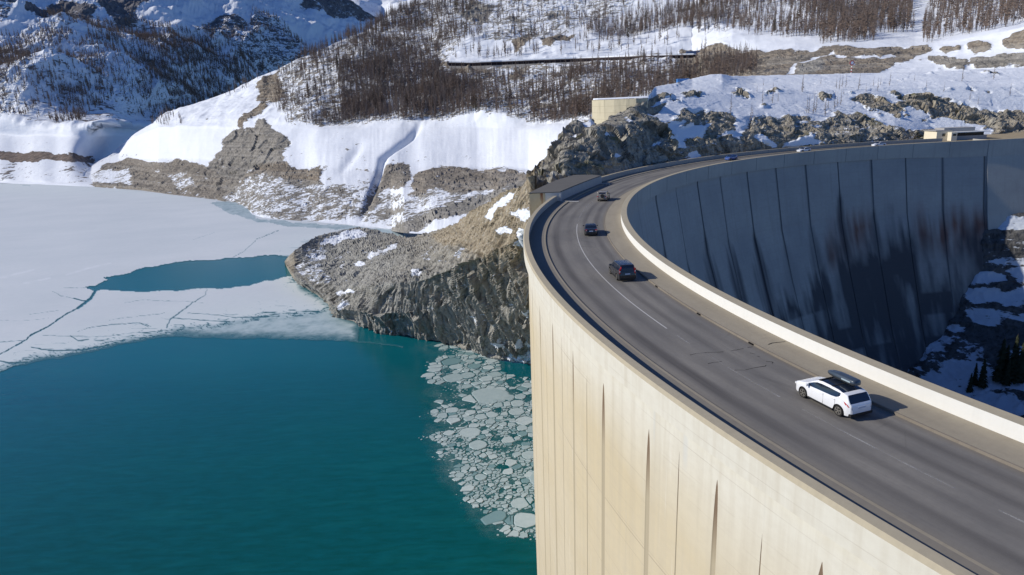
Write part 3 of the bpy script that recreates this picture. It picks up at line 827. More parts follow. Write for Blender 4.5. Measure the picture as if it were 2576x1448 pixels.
L1P = [(.97, .95, T1_TAN),
       (.5, None, cTip([(180, 850), (330, 760), (500, 650), (690, 640), (660, 780), (560, 900), (740, 1040), (700, 1150), (500, 1150), (320, 1020)])),
       (.05, None, cTip([(600, 530), (660, 460), (850, 400), (1000, 320), (1190, 320), (1280, 400), (1170, 460), (950, 480), (850, 540)])),
       (.12, None, cTip([(1250, 760), (1290, 680), (1430, 640), (1550, 600), (1780, 520), (1700, 600), (1500, 660), (1350, 760)])),
       (.35, None, cTip([(800, 920), (830, 850), (930, 780), (920, 880), (850, 930)])),
       (.25, None, cTip([(1090, 830), (1190, 790), (1210, 870), (1130, 880)])),
       (.18, None, cTip([(720, 1330), (850, 1240), (1000, 1200), (1050, 1260), (900, 1320)])),
       (.45, None, cTip([(880, 1380), (1000, 1400), (960, 1500), (820, 1560), (780, 1480)])),
       (.3, None, cTip([(1870, 980), (2000, 920), (2100, 960), (2060, 1060), (1900, 1030)])),
       (.05, None, [(1222, 552), (1262, 510), (1300, 486), (1294, 500), (1258, 530), (1240, 560)]),
       (.2, None, cProm([(1740, 350), (1880, 330), (1880, 430), (1800, 410)])), (.05, None, cProm([(1770, 490), (1850, 460), (1850, 610), (1810, 600)])),
       (.2, None, cProm([(1660, 490), (1740, 455), (1740, 500), (1700, 510)])),
       (.2, None, cProm([(1570, 1260), (1680, 1235), (1690, 1290)])), (.15, None, cProm([(1760, 1240), (1890, 1250), (1890, 1310), (1780, 1290)])),
       (.2, None, cProm([(1790, 1010), (1890, 1005), (1890, 1060), (1830, 1060)])), (.4, None, cProm([(1720, 1330), (1890, 1330), (1890, 1390), (1740, 1380)])),
       (.02, None, cProm([(1930, 200), (1965, 85), (2060, 150), (1960, 200)])),
       # rock on the hill above the crest road
       (.90, .35, [(1345, 480), (1380, 385), (1440, 316), (1490, 296), (1500, 305), (1545, 280), (1560, 272), (1590, 262), (1625, 250), (1640, 262), (1620, 290), (1650, 300), (1665, 330), (1690, 345), (1700, 372), (1800, 360), (1800, 420), (1345, 500)]),
       (.70, .5, [(1655, 330), (1700, 300), (1720, 278), (1770, 278), (1800, 285), (1850, 290), (1845, 330), (1800, 345), (1860, 352), (1880, 300), (1915, 292), (1950, 300), (2010, 292), (2060, 310), (2100, 285), (2180, 290), (2230, 320), (2300, 330), (2420, 332), (2440, 400), (1700, 430), (1690, 350)]),
       (.80, .65, [(2143, 248), (2190, 236), (2230, 262), (2300, 262), (2390, 290), (2440, 292), (2350, 300), (2260, 300), (2200, 280)]),
       (.82, .6, [(2245, 240), (2310, 236), (2380, 246), (2460, 280), (2500, 300), (2470, 318), (2400, 300), (2330, 290), (2280, 262)]),
       (.8, .6, [(2480, 290), (2576, 285), (2770, 280), (2770, 350), (2500, 345)]),
       (1., .3, [(2475, 275), (2510, 290), (2505, 325), (2470, 335), (2480, 300)]),
       (.95, .6, cPlat([(1490, 900), (1560, 870), (1660, 900), (1750, 905), (1680, 950), (1590, 1000), (1510, 980)])),
       (.95, .5, cPlat([(570, 1110), (630, 1060), (680, 1075), (660, 1130), (600, 1150)])),
       (.9, .5, cPlat([(150, 890), (240, 850), (380, 870), (450, 940), (400, 960), (300, 920), (180, 920)])), (.9, .5, cPlat([(640, 890), (700, 850), (930, 870), (800, 890), (680, 910)])),
       (.95, .5, cWall([(1700, 560), (1860, 420), (2110, 430), (1900, 520), (1740, 620)])), (.95, .4, cWall([(2220, 420), (2300, 380), (2570, 400), (2470, 480), (2300, 490)])),
       (.9, .3, cWall([(2010, 520), (2090, 480), (2170, 490), (2120, 540)])), (.97, .4, cWall([(1720, 640), (1960, 560), (1980, 610), (1800, 740)])),
       (.02, None, cWall([(1330, 790), (1390, 790), (1450, 890), (1410, 900)])), (.02, None, cWall([(1020, 970), (1070, 960), (1200, 1090), (1150, 1095)])),
       (.02, None, cWall([(1190, 1330), (1260, 1310), (1330, 1360), (1260, 1390)])), (.05, None, cWall([(1810, 1130), (1870, 1130), (1880, 1220), (1840, 1220)])),
       (.05, None, cWall([(750, 900), (850, 810), (960, 890), (870, 950)])), (.05, None, cWall([(520, 1110), (600, 1020), (640, 1060), (590, 1120)])),
       (.05, None, cWall([(340, 1440), (400, 1420), (420, 1448)])),
       (.03, None, cWall([(1990, 1130), (2090, 1040), (2000, 940), (2100, 860), (2260, 860), (2230, 930), (2400, 900), (2640, 900), (2570, 1100), (2230, 1110), (2280, 1230), (2180, 1230), (2120, 1130)])),
       (.03, None, cRight([(820, 1100), (850, 1060), (1000, 1020), (1050, 1080)])), (.05, None, cRight([(570, 1030), (620, 1010), (720, 1080), (680, 1100)])),
       (.05, None, cRight([(90, 1150), (130, 1120), (200, 1165), (130, 1180)])), (.03, None, cRight([(860, 920), (940, 910), (1080, 950), (1060, 965)])),
       (.05, None, cRight([(1280, 800), (1450, 830), (1590, 920), (1480, 900)])), (.05, None, cRight([(1640, 880), (1700, 800), (1860, 850), (1940, 900), (1850, 960)])),
       ]
def paint1(tx, ty, wx, wy, P):
    X, Y, Z = P[..., 0], P[..., 1], P[..., 2]
    base = np.where(wx < 1345, .86 - .25 * np.clip(vn(X / 14, Y / 14, Z / 5, 6), 0, 1), .07)
    tan0 = np.where(wx < 1345, .06 + .2 * np.clip(vn(X / 30, Y / 30, Z / 20, 4), 0, 1) + .55 * np.clip((tx - 960) / 240, 0, 1) * np.clip((735 - ty) / 130, 0, 1), .4)
    tan0 = np.where((wx < 745) & (ty < 700), .6, tan0)
    c, tn = paint_polys(wx, wy, base, tan0, L1P)
    # boulders poking out of the snowfield
    bo = (vn(X / 3.2, Y / 3.2, Z / 3.2, 61) > .80) & (c < .2) & (tx > 1500) & (vn(X / 25, Y / 25, 0, 8) > -.1)
    c = np.where(bo, .85, c)
    moss = np.clip(vn(X / 7, Y / 7, Z / 7, 15) * 2.5 - .9, 0, .8) * (wx > 1345) * (c > .5)
    return {'bare': blur(c, 5), 'tan': blur(tn, 9), 'moss': moss}
def disp1(P, tx, ty, a, N):
    X, Y, Z = P[..., 0], P[..., 1], P[..., 2]
    b = blur(a['bare'], 2)
    left = np.clip((1345 - tx) / 12, 0, 1)
    # tilted, steeply bedded rock: ribs run up the face
    u = -X * .5 + Y * .86; w_ = X * .86 + Y * .5
    ribs = ridged(u / 7.0 + Z * .02, w_ / 26, Z / 26, 5, 2)
    blocks = ridged(X / 9, Y / 9, Z / 7, 5, 17)
    big = fbm(X / 38, Y / 38, Z / 38, 3, 40)
    cliff = np.clip((ty - np.interp(tx, [700, 850, 950, 1080, 1200, 1345], [800, 740, 690, 655, 620, 600])) / 60, 0, 1) * left
    edge = np.clip((tx - 716) / 50, 0, 1)
    am_l = (1.3 + 2.2 * cliff) * edge
    # fractured bedding: slabs dipping steeply, joints at three sizes
    bu, bw, bz = u + .18 * Z, w_, Z + .12 * u
    jx = .5 * vn(X / 5, Y / 5, Z / 5, 55)
    f1 = facets(bu / 4.4 + jx, bw / 8, bz / 22, 201, 1.1); f2 = facets(bu / 1.7 + jx, bw / 3.2, bz / 10, 202, 1.1); f3 = facets(bu / .95 + jx, bw / 1.6, bz / 2.6, 203, 1.0)
    g1 = facets(X / 8 + jx, Y / 8, Z / 6, 211, 1.2); g2 = facets(X / 3.2 + jx, Y / 3.2, Z / 2.6, 212, 1.2); g3 = facets(X / 1.3, Y / 1.3 + jx, Z / 1.1, 213, 1.0)
    flute = .6 * np.abs(vn(u / 3.0 + .06 * Z, w_ / 40, Z / 45, 29)) ** .6 + .4 * np.abs(vn(u / 1.2 + .12 * Z, w_ / 16, Z / 22, 30)) ** .6
    fr1 = g2
    d = left * edge * (.5 * ribs * (1 + cliff) + big * 1.4 + (.6 + .7 * cliff) * f1 + (.40 + .40 * cliff) * f2 + .24 * f3 + 2.2 * cliff * (flute - .5)) + (1 - left) * b * (blocks * 1.1 + 1.9 * g1 + .8 * g2 + .3 * g3) + (1 - left) * (1 - b) * (big * 1.2 + .18 * fbm(X / 9, Y / 9, 0, 4, 3))
    # keep clear of the dam and its road
    near = np.clip((np.hypot(X - CX, Y - CY) - 146) / 6, 0, 1)
    rowf = np.ones_like(d); rowf[:3] *= .3
    rowf *= 1 - .75 * np.clip(1 - np.abs(tx - 1550) / 95, 0, 1) ** .5 * np.clip((345 - ty) / 30, 0, 1)
    fade = np.where(tx > 1400, np.clip(near + .25, 0, 1), 1)
    D = N * (d * rowf * fade)[..., None]
    # a little overhang sideways along the bedding
    D[..., 0] += left * cliff * 1.2 * vn(X / 6, Y / 6, Z / 5, 23)
    return D
M_T1 = mat_terrain('hill_rock_and_snow', 1.0, bump=1.0, bd=.8)
G1 = build_layer('hill', px1, [r0, r1, r2, r3, r4], [75, 60, 60, 52], disp1, paint1, M_T1, (1.10, -14), 2)

# ---------------------------------------------------------------- far bank, forest slope, quarry
px2 = np.arange(208, 2790, 2.4)
s0w = curve([(176, 461, 'w'), (207, 467.6, 'w'), (259, 473, 'w'), (355, 480, 'w'), (437, 491.6, 'w'), (537, 503, 'w'), (590, 513, 'w'), (622, 526, 'w'), (634, 541, 'w'), (662, 549, 'w'), (741, 556, 'w'), (871, 566, 'w'), (960, 579, 'w'), (1010, 584, 'w')], px2)
s0h = curve([(1000, 586, 385), (1100, 590, 335), (1200, 560, 332), (1300, 520, 322), (1400, 450, 332), (1500, 380, 352), (1600, 330, 382), (1800, 270, 422), (2143, 232, 450), (2790, 232, 470)], px2)
w_ = np.clip((px2 - 985) / 30, 0, 1)[:, None]; s0 = s0w * (1 - w_) + s0h * w_
s1 = curve([(176, 459, 995), (205, 448, 1080), (230, 432, 1150), (300, 405, 1180), (350, 402, 1110), (400, 402, 1000), (500, 400, 885), (600, 418, 780), (700, 412, 705), (820, 425, 635), (950, 438, 590), (1000, 424, 590), (1200, 425, 560), (1330, 428, 520), (1400, 400, 480), (1500, 330, 470), (1600, 290, 470), (1800, 245, 440), (2143, 215, 442), (2790, 215, 455)], px2)
s2 = curve([(176, 458, 1005), (230, 424, 1175), (300, 385, 1250), (340, 345, 1190), (400, 322, 1080), (450, 318, 1010), (540, 320, 925), (600, 322, 865), (700, 326, 785), (800, 321, 735), (900, 318, 710), (1000, 316, 680), (1200, 312, 640), (1440, 305, 560), (1500, 280, 540), (1600, 250, 520), (1700, 235, 500), (1900, 205, 455), (2143, 194, 445), (2576, 190, 445), (2790, 188, 445)], px2)
sS = curve([(176, 457, 1010), (230, 420, 1185), (270, 395, 1240), (300, 368, 1275), (340, 338, 1230), (450, 275, 1140), (540, 245, 1100), (620, 215, 1070), (710, 182, 1050), (780, 140, 1035), (850, 110, 1050), (950, 65, 1080), (1010, 35, 1100), (1090, 0, 1150), (1200, -60, 1200), (1400, -130, 1260), (2000, -150, 1180), (2790, -150, 1100)], px2)
s3r = curve([(1050, 170, 830), (1130, 162, 800), (1400, 155, 765), (1745, 145, 730), (1900, 135, 600), (2000, 128, 560), (2143, 122, 545), (2300, 118, 540), (2350, 112, 535), (2450, 90, 520), (2600, 60, 490), (2790, 40, 480)], px2)
s4r = curve([(1050, 112, 900), (1130, 100, 880), (1400, 85, 850), (1745, 70, 830), (1900, 70, 740), (2143, 60, 700), (2350, 60, 690), (2600, 30, 680), (2790, 10, 680)], px2)
w_ = np.clip((px2 - 1050) / 110, 0, 1)[:, None]
s3 = (s2 * .58 + sS * .42) * (1 - w_) + s3r * w_
s4 = (s2 * .28 + sS * .72) * (1 - w_) + s4r * w_
L2P = [(.50, .45, [(700, 190), (1000, 50), (1090, -10), (1220, -10), (1190, 60), (1130, 165), (1480, 170), (1900, 145), (1900, 195), (1600, 245), (1480, 305), (1000, 312), (740, 322), (690, 250)]),
       (.30, .3, [(1450, 50), (1750, 20), (2800, -160), (2800, 40), (2576, 62), (2330, 100), (2200, 92), (1900, 98), (1700, 92), (1480, 75)]),
       (.48, .15, [(1190, 60), (1260, -20), (1700, -160), (1650, 0), (1480, 60), (1330, 120), (1220, 110)]),
       (.75, .2, cUp([(500, 200), (700, 60), (1000, 60), (900, 200), (850, 300), (700, 320)])),
       (.03, None, [(340, 345), (420, 305), (520, 285), (640, 240), (715, 190), (700, 250), (620, 305), (560, 335), (480, 345)]),
       (.03, None, [(300, 404), (335, 350), (380, 316), (560, 316), (580, 330), (560, 400), (480, 395)]),
       (.95, .95, cBank([(650, -60), (690, 100), (420, 270), (240, 380), (60, 490), (0, 540), (0, 440), (120, 340), (350, 150), (420, 60), (560, -20)])),
       (.9, .95, [(665, 205), (712, 188), (708, 230), (680, 245), (640, 262)]),
       (.03, None, [(720, 340), (760, 315), (1445, 303), (1440, 330), (1350, 420), (1300, 432), (1240, 425), (1050, 428), (960, 430), (905, 470), (860, 478), (810, 460), (800, 425), (720, 412), (700, 385)]),
       (.9, .25, cBank([(-150, 520), (-50, 560), (60, 540), (200, 520), (260, 440), (400, 420), (500, 530), (620, 600), (780, 720), (740, 780), (640, 880), (620, 1020), (560, 1060), (300, 1110), (0, 1260), (-250, 1400), (-500, 1448), (-450, 1100)])),
       (.98, .85, cBank([(0, 1270), (300, 1110), (600, 1020), (760, 1095), (900, 1130), (1290, 1150), (1230, 1400), (1190, 1520), (900, 1600), (200, 1600), (-100, 1500)])),
       (.95, .55, [(225, 473), (262, 420), (340, 402), (400, 412), (440, 402), (500, 412), (560, 440), (610, 470), (640, 520), (600, 520), (500, 500), (350, 483)]),
       (.55, None, [(420, 440), (480, 430), (500, 470), (440, 480)]), (.40, .3, [(230, 440), (330, 425), (330, 470), (240, 465)]),
       (.80, .4, [(560, 440), (640, 470), (640, 520), (560, 500)]),
       (.98, .55, cBank([(2190, 1110), (2560, 1095), (2560, 1300), (2380, 1448), (2050, 1448)])),
       (.98, .45, cProm([(900, 60), (1070, 45), (1060, 120), (1000, 180), (850, 190)])),
       (.98, .6, cProm([(1090, 95), (1300, 50), (1520, 70), (1880, 90), (1870, 180), (1400, 215), (1180, 200), (1080, 270), (980, 310), (1060, 200)])),
       (.48, .1, cProm([(60, 180), (300, 120), (560, 180), (750, 170), (830, 200), (1060, 230), (1200, 215), (1500, 210), (1650, 215), (1400, 320), (1130, 420), (900, 450), (700, 440), (100, 390), (10, 370)])),
       (.96, .3, cProm([(0, 380), (20, 300), (100, 200), (260, 130), (400, 130), (300, 300), (150, 260), (60, 370)])),
       (.12, None, cProm([(60, 385), (400, 420), (900, 465), (860, 430), (640, 405), (300, 380)])),
       (.96, .4, cProm([(760, 355), (800, 240), (850, 150), (900, 100), (870, 200), (830, 320)])), (.98, .25, cProm([(890, 350), (960, 315), (1010, 340), (940, 365)])),
       (.98, .05, cProm([(890, 480), (1200, 350), (1450, 270), (1640, 210), (1880, 120), (1960, 150), (1700, 260), (1480, 350), (1200, 440), (1100, 480), (900, 520)])),
       (.05, None, cProm([(1150, 445), (1230, 420), (1400, 390), (1390, 410), (1200, 450)])),
       (.55, .25, [(560, 500), (620, 440), (700, 440), (810, 470), (860, 470), (900, 520), (860, 560), (700, 555), (628, 540)]),
       (.97, .9, cUp([(1350, 700), (1420, 600), (1700, 500), (1600, 570), (1600, 650), (1450, 750), (1370, 850)])),
       (.97, .9, cUp([(1730, 690), (1800, 610), (2000, 550), (2100, 590), (2230, 570), (2150, 680), (1980, 680), (1850, 780), (1770, 750)])),
       (.97, .8, cUp([(1330, 1170), (1380, 1100), (1480, 1090), (1510, 1150), (1450, 1240), (1270, 1250)])),
       (.8, .3, cUp([(1770, 190), (1990, 120), (2000, 220), (1780, 280)])), (.75, .2, cUp([(1200, 360), (1300, 240), (1500, 290), (1480, 370)])),
       (.95, .9, [(1100, 158), (1210, 166), (1230, 200), (1160, 190)]),
       (.02, None, [(1130, 140), (1745, 118), (1745, 142), (1130, 160)]), (.02, None, [(1880, 132), (1960, 112), (2060, 96), (2300, 80), (2320, 112), (2100, 124)]),
       # quarry and dirt tracks
       (.93, .78, cRight([(0, 400), (300, 395), (600, 380), (1200, 355), (1400, 370), (1850, 345), (1900, 380), (1700, 440), (1580, 500), (1500, 560), (820, 590), (0, 630)])),
       (.95, .5, cRight([(650, 440), (900, 400), (1000, 380), (950, 440), (760, 500), (640, 520)])),
       (.03, None, cRight([(800, 575), (850, 520), (990, 410), (1150, 388), (1180, 405), (1040, 425), (900, 490), (860, 560)])), (.03, None, cRight([(1150, 405), (1270, 430), (1480, 430), (1640, 410), (1600, 430), (1400, 448), (1200, 430)])),
       (.98, .05, cRight([(860, 565), (900, 500), (1000, 440), (1065, 450), (1060, 520), (1020, 565)])),
       (.03, None, cRight([(1620, 520), (1720, 460), (1850, 448), (2010, 515), (1900, 525)])),
       (.97, .3, cRight([(1870, 410), (2140, 425), (2190, 480), (2110, 525), (2010, 500), (1880, 460)])),
       (.85, .15, cRight([(2190, 430), (2400, 395), (2900, 380), (2900, 500), (2200, 510)])),
       (.95, .75, cRight([(2150, 320), (2250, 305), (2350, 350), (2230, 410)])), (.95, .75, cRight([(2430, 300), (2576, 200), (2700, 180), (2700, 360), (2450, 340)])),
       (.95, .75, cRight([(1940, 370), (2100, 340), (2120, 370), (2000, 400)])),
       ]
def paint2(tx, ty, wx, wy, P):
    X, Y, Z = P[..., 0], P[..., 1], P[..., 2]
    base = np.full(tx.shape, .10); tan0 = np.full(tx.shape, .45)
    c, tn = paint_polys(wx, wy, base, tan0, L2P)
    sp_ = (vn(X / 3.0, Y / 3.0, Z / 2.0, 91) > .84 - .22 * np.clip(vn(X / 60, Y / 60, 0, 92), 0, 1)) & (c < .2)
    c = np.where(sp_, .8, c)
    c = c + .10 * np.clip(ridged(tx / 14, ty / 60, 0, 3, 93), 0, 1) * (c < .2)
    low_ = np.clip((ty - np.interp(tx, [300, 500, 900, 1330], [330, 340, 350, 350])) / 80, 0, 1) * (ty < 470)
    c = c + (c < .3) * low_ * .42 * np.clip(fbm(tx / 40 + ty / 50, ty / 12, 0, 5, 94) * 1.6 + .15, 0, 1)
    c = c - (c > .8) * (ty > 400) * .45 * np.clip(fbm(tx / 26, ty / 5, 0, 5, 95) * 2.2 - .25, 0, 1)
    return {'bare': blur(c, 3), 'tan': blur(tn, 3), 'moss': 0 * c}
def disp2(P, tx, ty, a, N):
    X, Y, Z = P[..., 0], P[..., 1], P[..., 2]
    b = blur(a['bare'], 3)
    big = fbm(X / 110, Y / 110, Z / 80, 4, 70); mid = ridged(X / 24, Y / 24, Z / 18, 5, 71)
    # gullies running down the bank
    gx = vn(tx / 46 + .8 * vn(ty / 60, 3, 0, 5), ty / 400, 0, 72)
    gul = -np.exp(-((tx - np.interp(ty, [305, 350, 400, 440, 560], [1062, 1030, 965, 955, 905])) / 9) ** 2) * np.clip((ty - 300) / 40, 0, 1) * np.clip((565 - ty) / 60, 0, 1) * 5
    gul += -np.exp(-((tx - np.interp(ty, [330, 380, 440], [915, 900, 858])) / 14) ** 2) * np.clip((ty - 350) / 30, 0, 1) * np.clip((450 - ty) / 30, 0, 1) * 2.2
    bank = np.clip((ty - 305) / 20, 0, 1)
    quarry = np.clip((tx - 1850) / 60, 0, 1)
    sky = np.clip((P.shape[0] - np.arange(P.shape[0]))[:, None] / 10, .15, 1)
    rocky = np.clip((b - .55) / .3, 0, 1)
    d = (1 - bank) * (big * 14 + mid * (1.5 + 3.0 * b)) * (1 - .75 * quarry) + bank * (big * 3 + mid * (.35 + .9 * rocky * b) + 1.2 * gx) + quarry * (1 - bank) * mid * b * 1.5 + gul
    cl = rocky * (tx > 540) * (tx < 720) * (ty > 300) * (ty < 480)
    rk_ = np.clip((b - .35) / .4, 0, 1)
    fa = facets(X / 15, Y / 15, Z / 15, 221, 1.1); fb = facets(X / 6, Y / 6, Z / 6, 222, 1.1)
    d = d + rk_ * (.9 * fa + .7 * fb) * (1 - .6 * quarry) + cl * 1.3 * fa + 0.16 * (1 - rk_) * bank * ridged(tx / 9, ty / 70, 0, 3, 36)
    d = d * sky
    d[0] *= .1; d[1] *= .3
    return N * d[..., None]
M_T2 = mat_terrain('far_bank_rock_and_snow', 2.4, strata=.45, bump=.8, bd=.5, tanc=(.31, .25, .175), earth=(.18, .135, .10), grey=(.215, .205, .185))
G2 = build_layer('far_bank', px2, [s0, s1, s2, s3, s4, sS], [62, 52, 62, 36, 60], disp2, paint2, M_T2, (1.08, -40), 3)

# ---------------------------------------------------------------- shaded mountain on the left, with its own snowy shore
px3 = np.concatenate([np.arange(-760, -190, 12), np.arange(-190, 1060, 2.4)])
m0 = curve([(-190, 459, 'w'), (0, 462, 'w'), (100, 465, 'w'), (207, 470, 'w'), (300, 474, 'w'), (1060, 530, 'w')], px3)
m1 = curve([(-190, 392, 1420), (0, 392, 1350), (120, 393, 1250), (185, 396, 1180), (240, 404, 1300), (330, 402, 1500), (500, 380, 1700), (1060, 370, 2500)], px3)
m2 = curve([(-190, 334, 1530), (0, 331, 1450), (120, 328, 1360), (200, 324, 1290), (285, 320, 1240), (325, 322, 1500), (500, 310, 1800), (1060, 300, 2800)], px3)
m3 = curve([(-190, 250, 1660), (0, 262, 1570), (120, 286, 1480), (200, 298, 1440), (285, 297, 1480), (340, 296, 1680), (500, 272, 1950), (700, 245, 2500), (1060, 230, 3100)], px3)
m4 = curve([(-190, 150, 1860), (0, 150, 1790), (200, 160, 1880), (400, 170, 2080), (700, 150, 2550), (1060, 150, 3300)], px3)
m5 = curve([(-190, 60, 2250), (0, 60, 2170), (200, 65, 2250), (400, 70, 2420), (700, 70, 2900), (950, 90, 3600), (1060, 120, 3800)], px3)
m6 = curve([(-190, -90, 3400), (0, -90, 3350), (200, -90, 3350), (400, -90, 3450), (600, -80, 3600), (800, -42, 3800), (870, -2, 3900), (920, 30, 3950), (970, 62, 4000), (1060, 120, 4100)], px3)
L3P = [(.35, .3, [(-200, 110), (60, 130), (100, 95), (300, 90), (340, 80), (560, 140), (640, 200), (700, 240), (620, 300), (200, 325), (-200, 325)]),
       (.65, .05, cIce([(0, 0), (0, 0), (1, 1)])),
       (.70, .05, [(60, 95), (110, 55), (180, 45), (245, 62), (235, 88), (160, 100), (100, 110)]), (.70, .05, [(215, 10), (290, 20), (385, 30), (340, 55), (350, 90), (285, 95), (250, 55)]),
       (.60, .05, [(480, 115), (500, 80), (560, 70), (620, 95), (600, 125), (520, 140)]), (.60, .05, [(750, 25), (800, 5), (880, 15), (960, 45), (930, 55), (840, 50), (790, 45)]),
       (.50, .05, [(560, 150), (640, 60), (700, 90), (820, 190), (900, 260), (800, 280), (640, 200)]),
       (.5, .05, [(-200, 20), (40, 10), (60, 60), (20, 110), (-200, 100)]),
       (.03, None, [(-200, 333), (200, 326), (330, 322), (340, 400), (250, 412), (120, 386), (-200, 388)]),
       (.97, .75, [(-200, 388), (0, 386), (90, 384), (170, 386), (235, 395), (210, 408), (150, 402), (80, 408), (0, 404), (-200, 408)]),
       (.7, .4, [(120, 412), (200, 402), (240, 400), (260, 430), (190, 430), (130, 426)]), (.7, .3, [(-200, 440), (0, 440), (120, 432), (110, 440), (0, 452), (-200, 455)]),
       (.35, .3, [(-200, 408), (260, 410), (260, 465), (-200, 455)]),
       (.45, .7, [(175, 322), (230, 290), (275, 262), (290, 262), (280, 290), (230, 320)]),
       ]
X_, Y_, Z_ = (lambda P: P[..., 0]), (lambda P: P[..., 1]), (lambda P: P[..., 2])
def paint3(tx, ty, wx, wy, P):
    c, tn = paint_polys(wx, wy, np.full(tx.shape, .12), np.full(tx.shape, .35), L3P)
    c = c + (c < .3) * (ty > 345) * (ty < 400) * .35 * np.clip(fbm(tx / 40, ty / 9, 0, 4, 96) * 1.6 + .1, 0, 1)
    c = np.where(ty < 60, c + .35 * np.clip(ridged(X_(P) / 130, Y_(P) / 130, Z_(P) / 90, 4, 97) - .1, 0, 1), c)
    return {'bare': blur(c, 1), 'tan': tn, 'moss': 0 * c}
def disp3(P, tx, ty, a, N):
    X, Y, Z = P[..., 0], P[..., 1], P[..., 2]
    bank = np.clip((ty - 322) / 20, 0, 1)
    big = ridged(X / 480 + .35, Y / 700, Z / 600, 3, 80); mid = ridged(X / 150, Y / 150, Z / 110, 5, 81); sm_ = ridged(X / 40, Y / 40, Z / 30, 4, 82)
    sky = np.clip((P.shape[0] - np.arange(P.shape[0]))[:, None] / 14, .1, 1)
    d = (1 - bank) * (big * 62 + mid * 26 + sm_ * 6) + bank * (1.5 * fbm(X / 60, Y / 60, 0, 4, 83) + 3 * vn(tx / 50, 0, 0, 84))
    d = d * sky * np.clip((ty - 0) * 0 + 1, 0, 1)
    d = d * np.clip(.25 + np.abs(ty - 310) / 60, 0, 1)
    d[:3] *= .2
    return N * d[..., None]
M_T3 = mat_terrain('mountain_rock_and_snow', 7.0, bump=.8, bd=.5, grey=(.13, .125, .13), dark=(.06, .06, .065), tanc=(.24, .17, .12), earth=(.13, .09, .07), speck=.9)
def soft(c_, k=19):
    ker = np.hanning(k + 2)[1:-1]; ker /= ker.sum()
    return np.stack([np.convolve(np.pad(c_[:, i], k // 2, 'reflect', reflect_type='odd'), ker, 'valid') for i in range(3)], -1)
G3 = build_layer('mountain', px3, [m0, soft(m1, 31), soft(m2, 41), soft(m3, 31), soft(m4), soft(m5), m6], [28, 26, 32, 44, 38, 60], disp3, paint3, M_T3, (1.05, -60), 2)

# ---------------------------------------------------------------- distant peaks
px4 = np.arange(690, 1400, 3.0)
d0 = curve([(690, 170, 6500), (1400, 170, 6500)], px4)
d1 = curve([(690, 100, 7200), (900, 90, 7000), (960, 70, 6800), (1000, 58, 7400), (1400, 60, 7600)], px4)
d2 = curve([(690, 40, 8200), (850, 20, 8200), (905, 25, 8000), (960, 62, 8600), (1000, 46, 8000), (1040, 20, 8000), (1062, 12, 8000), (1090, 22, 8300), (1400, 30, 8500)], px4)
d3 = curve([(690, -40, 9500), (850, -30, 9400), (950, -12, 9400), (1000, 2, 9500), (1030, 4, 9500), (1050, 9, 9500), (1075, 10, 9500), (1100, 5, 9500), (1400, -10, 9500)], px4)
def paint4(tx, ty, wx, wy, P):
    X, Y, Z = P[..., 0], P[..., 1], P[..., 2]
    c = .08 + .45 * np.clip(ridged(X / 260, Y / 260, Z / 200, 4, 90) - .25, 0, 1)
    return {'bare': c, 'tan': 0 * c + .1, 'moss': 0 * c}
def disp4(P, tx, ty, a, N):
    X, Y, Z = P[..., 0], P[..., 1], P[..., 2]
    sky = np.clip((P.shape[0] - np.arange(P.shape[0]))[:, None] / 8, .2, 1)
    return N * ((ridged(X / 900, Y / 900, Z / 700, 5, 95) * 95) * sky)[..., None]
M_T4 = mat_terrain('peak_rock_and_snow', 25.0, bump=.6, bd=.5, grey=(.12, .12, .13))
G4 = build_layer('distant_peaks', px4, [d0, d1, d2, d3], [30, 30, 30], disp4, paint4, M_T4, (1.05, -300), 1)

# ---------------------------------------------------------------- shaded valley side below the dam
px5 = np.arange(2100, 2790, 2.6)
v0 = curve([(2100, 1250, 190), (2790, 1350, 150)], px5)
v1 = curve([(2100, 980, 222), (2286, 925, 223), (2400, 965, 216), (2576, 1040, 203), (2790, 1110, 188)], px5)
v2 = curve([(2100, 900, 240), (2290, 885, 232), (2330, 870, 230), (2450, 840, 236), (2576, 830, 236), (2790, 830, 238)], px5)
v3 = curve([(2100, 850, 262), (2300, 790, 258), (2402, 773, 242), (2456, 700, 247), (2576, 690, 250), (2790, 690, 252)], px5)
v4 = curve([(2100, 800, 275), (2300, 720, 275), (2440, 630, 256), (2473, 618, 252), (2576, 600, 255), (2790, 590, 258)], px5)
v5 = curve([(2100, 750, 285), (2300, 660, 282), (2440, 580, 262), (2478, 560, 256), (2576, 538, 262), (2790, 515, 276)], px5)
def paint5(tx, ty, wx, wy, P):
    X, Y, Z = P[..., 0], P[..., 1], P[..., 2]
    c = .18 + 1.3 * np.clip(ridged(X / 16, Y / 16, Z / 5, 4, 66) - .12, 0, .8)
    c = c + .5 * np.clip(1 - np.abs(ty - 615) / 35, 0, 1)
    return {'bare': np.clip(blur(c, 1), 0, .95), 'tan': 0 * c, 'moss': 0 * c}
def disp5(P, tx, ty, a, N):
    X, Y, Z = P[..., 0], P[..., 1], P[..., 2]
    return N * (ridged(X / 14, Y / 14, Z / 9, 5, 67) * (.9 + 1.4 * a['bare']) + 1.5 * fbm(X / 30, Y / 30, 0, 3, 68))[..., None]
M_T5 = mat_terrain('valley_rock_and_snow', 1.3, bump=.7, bd=.5, snowc=(.50, .54, .60), grey=(.07, .07, .07), dark=(.03, .03, .03))  # snow and rock colours darkened to deepen the shade of the valley
G5 = build_layer('valley_side', px5, [v0, v1, v2, v3, v4, v5], [30, 60, 50, 40, 34], disp5, paint5, M_T5, (1.1, -4), 2)

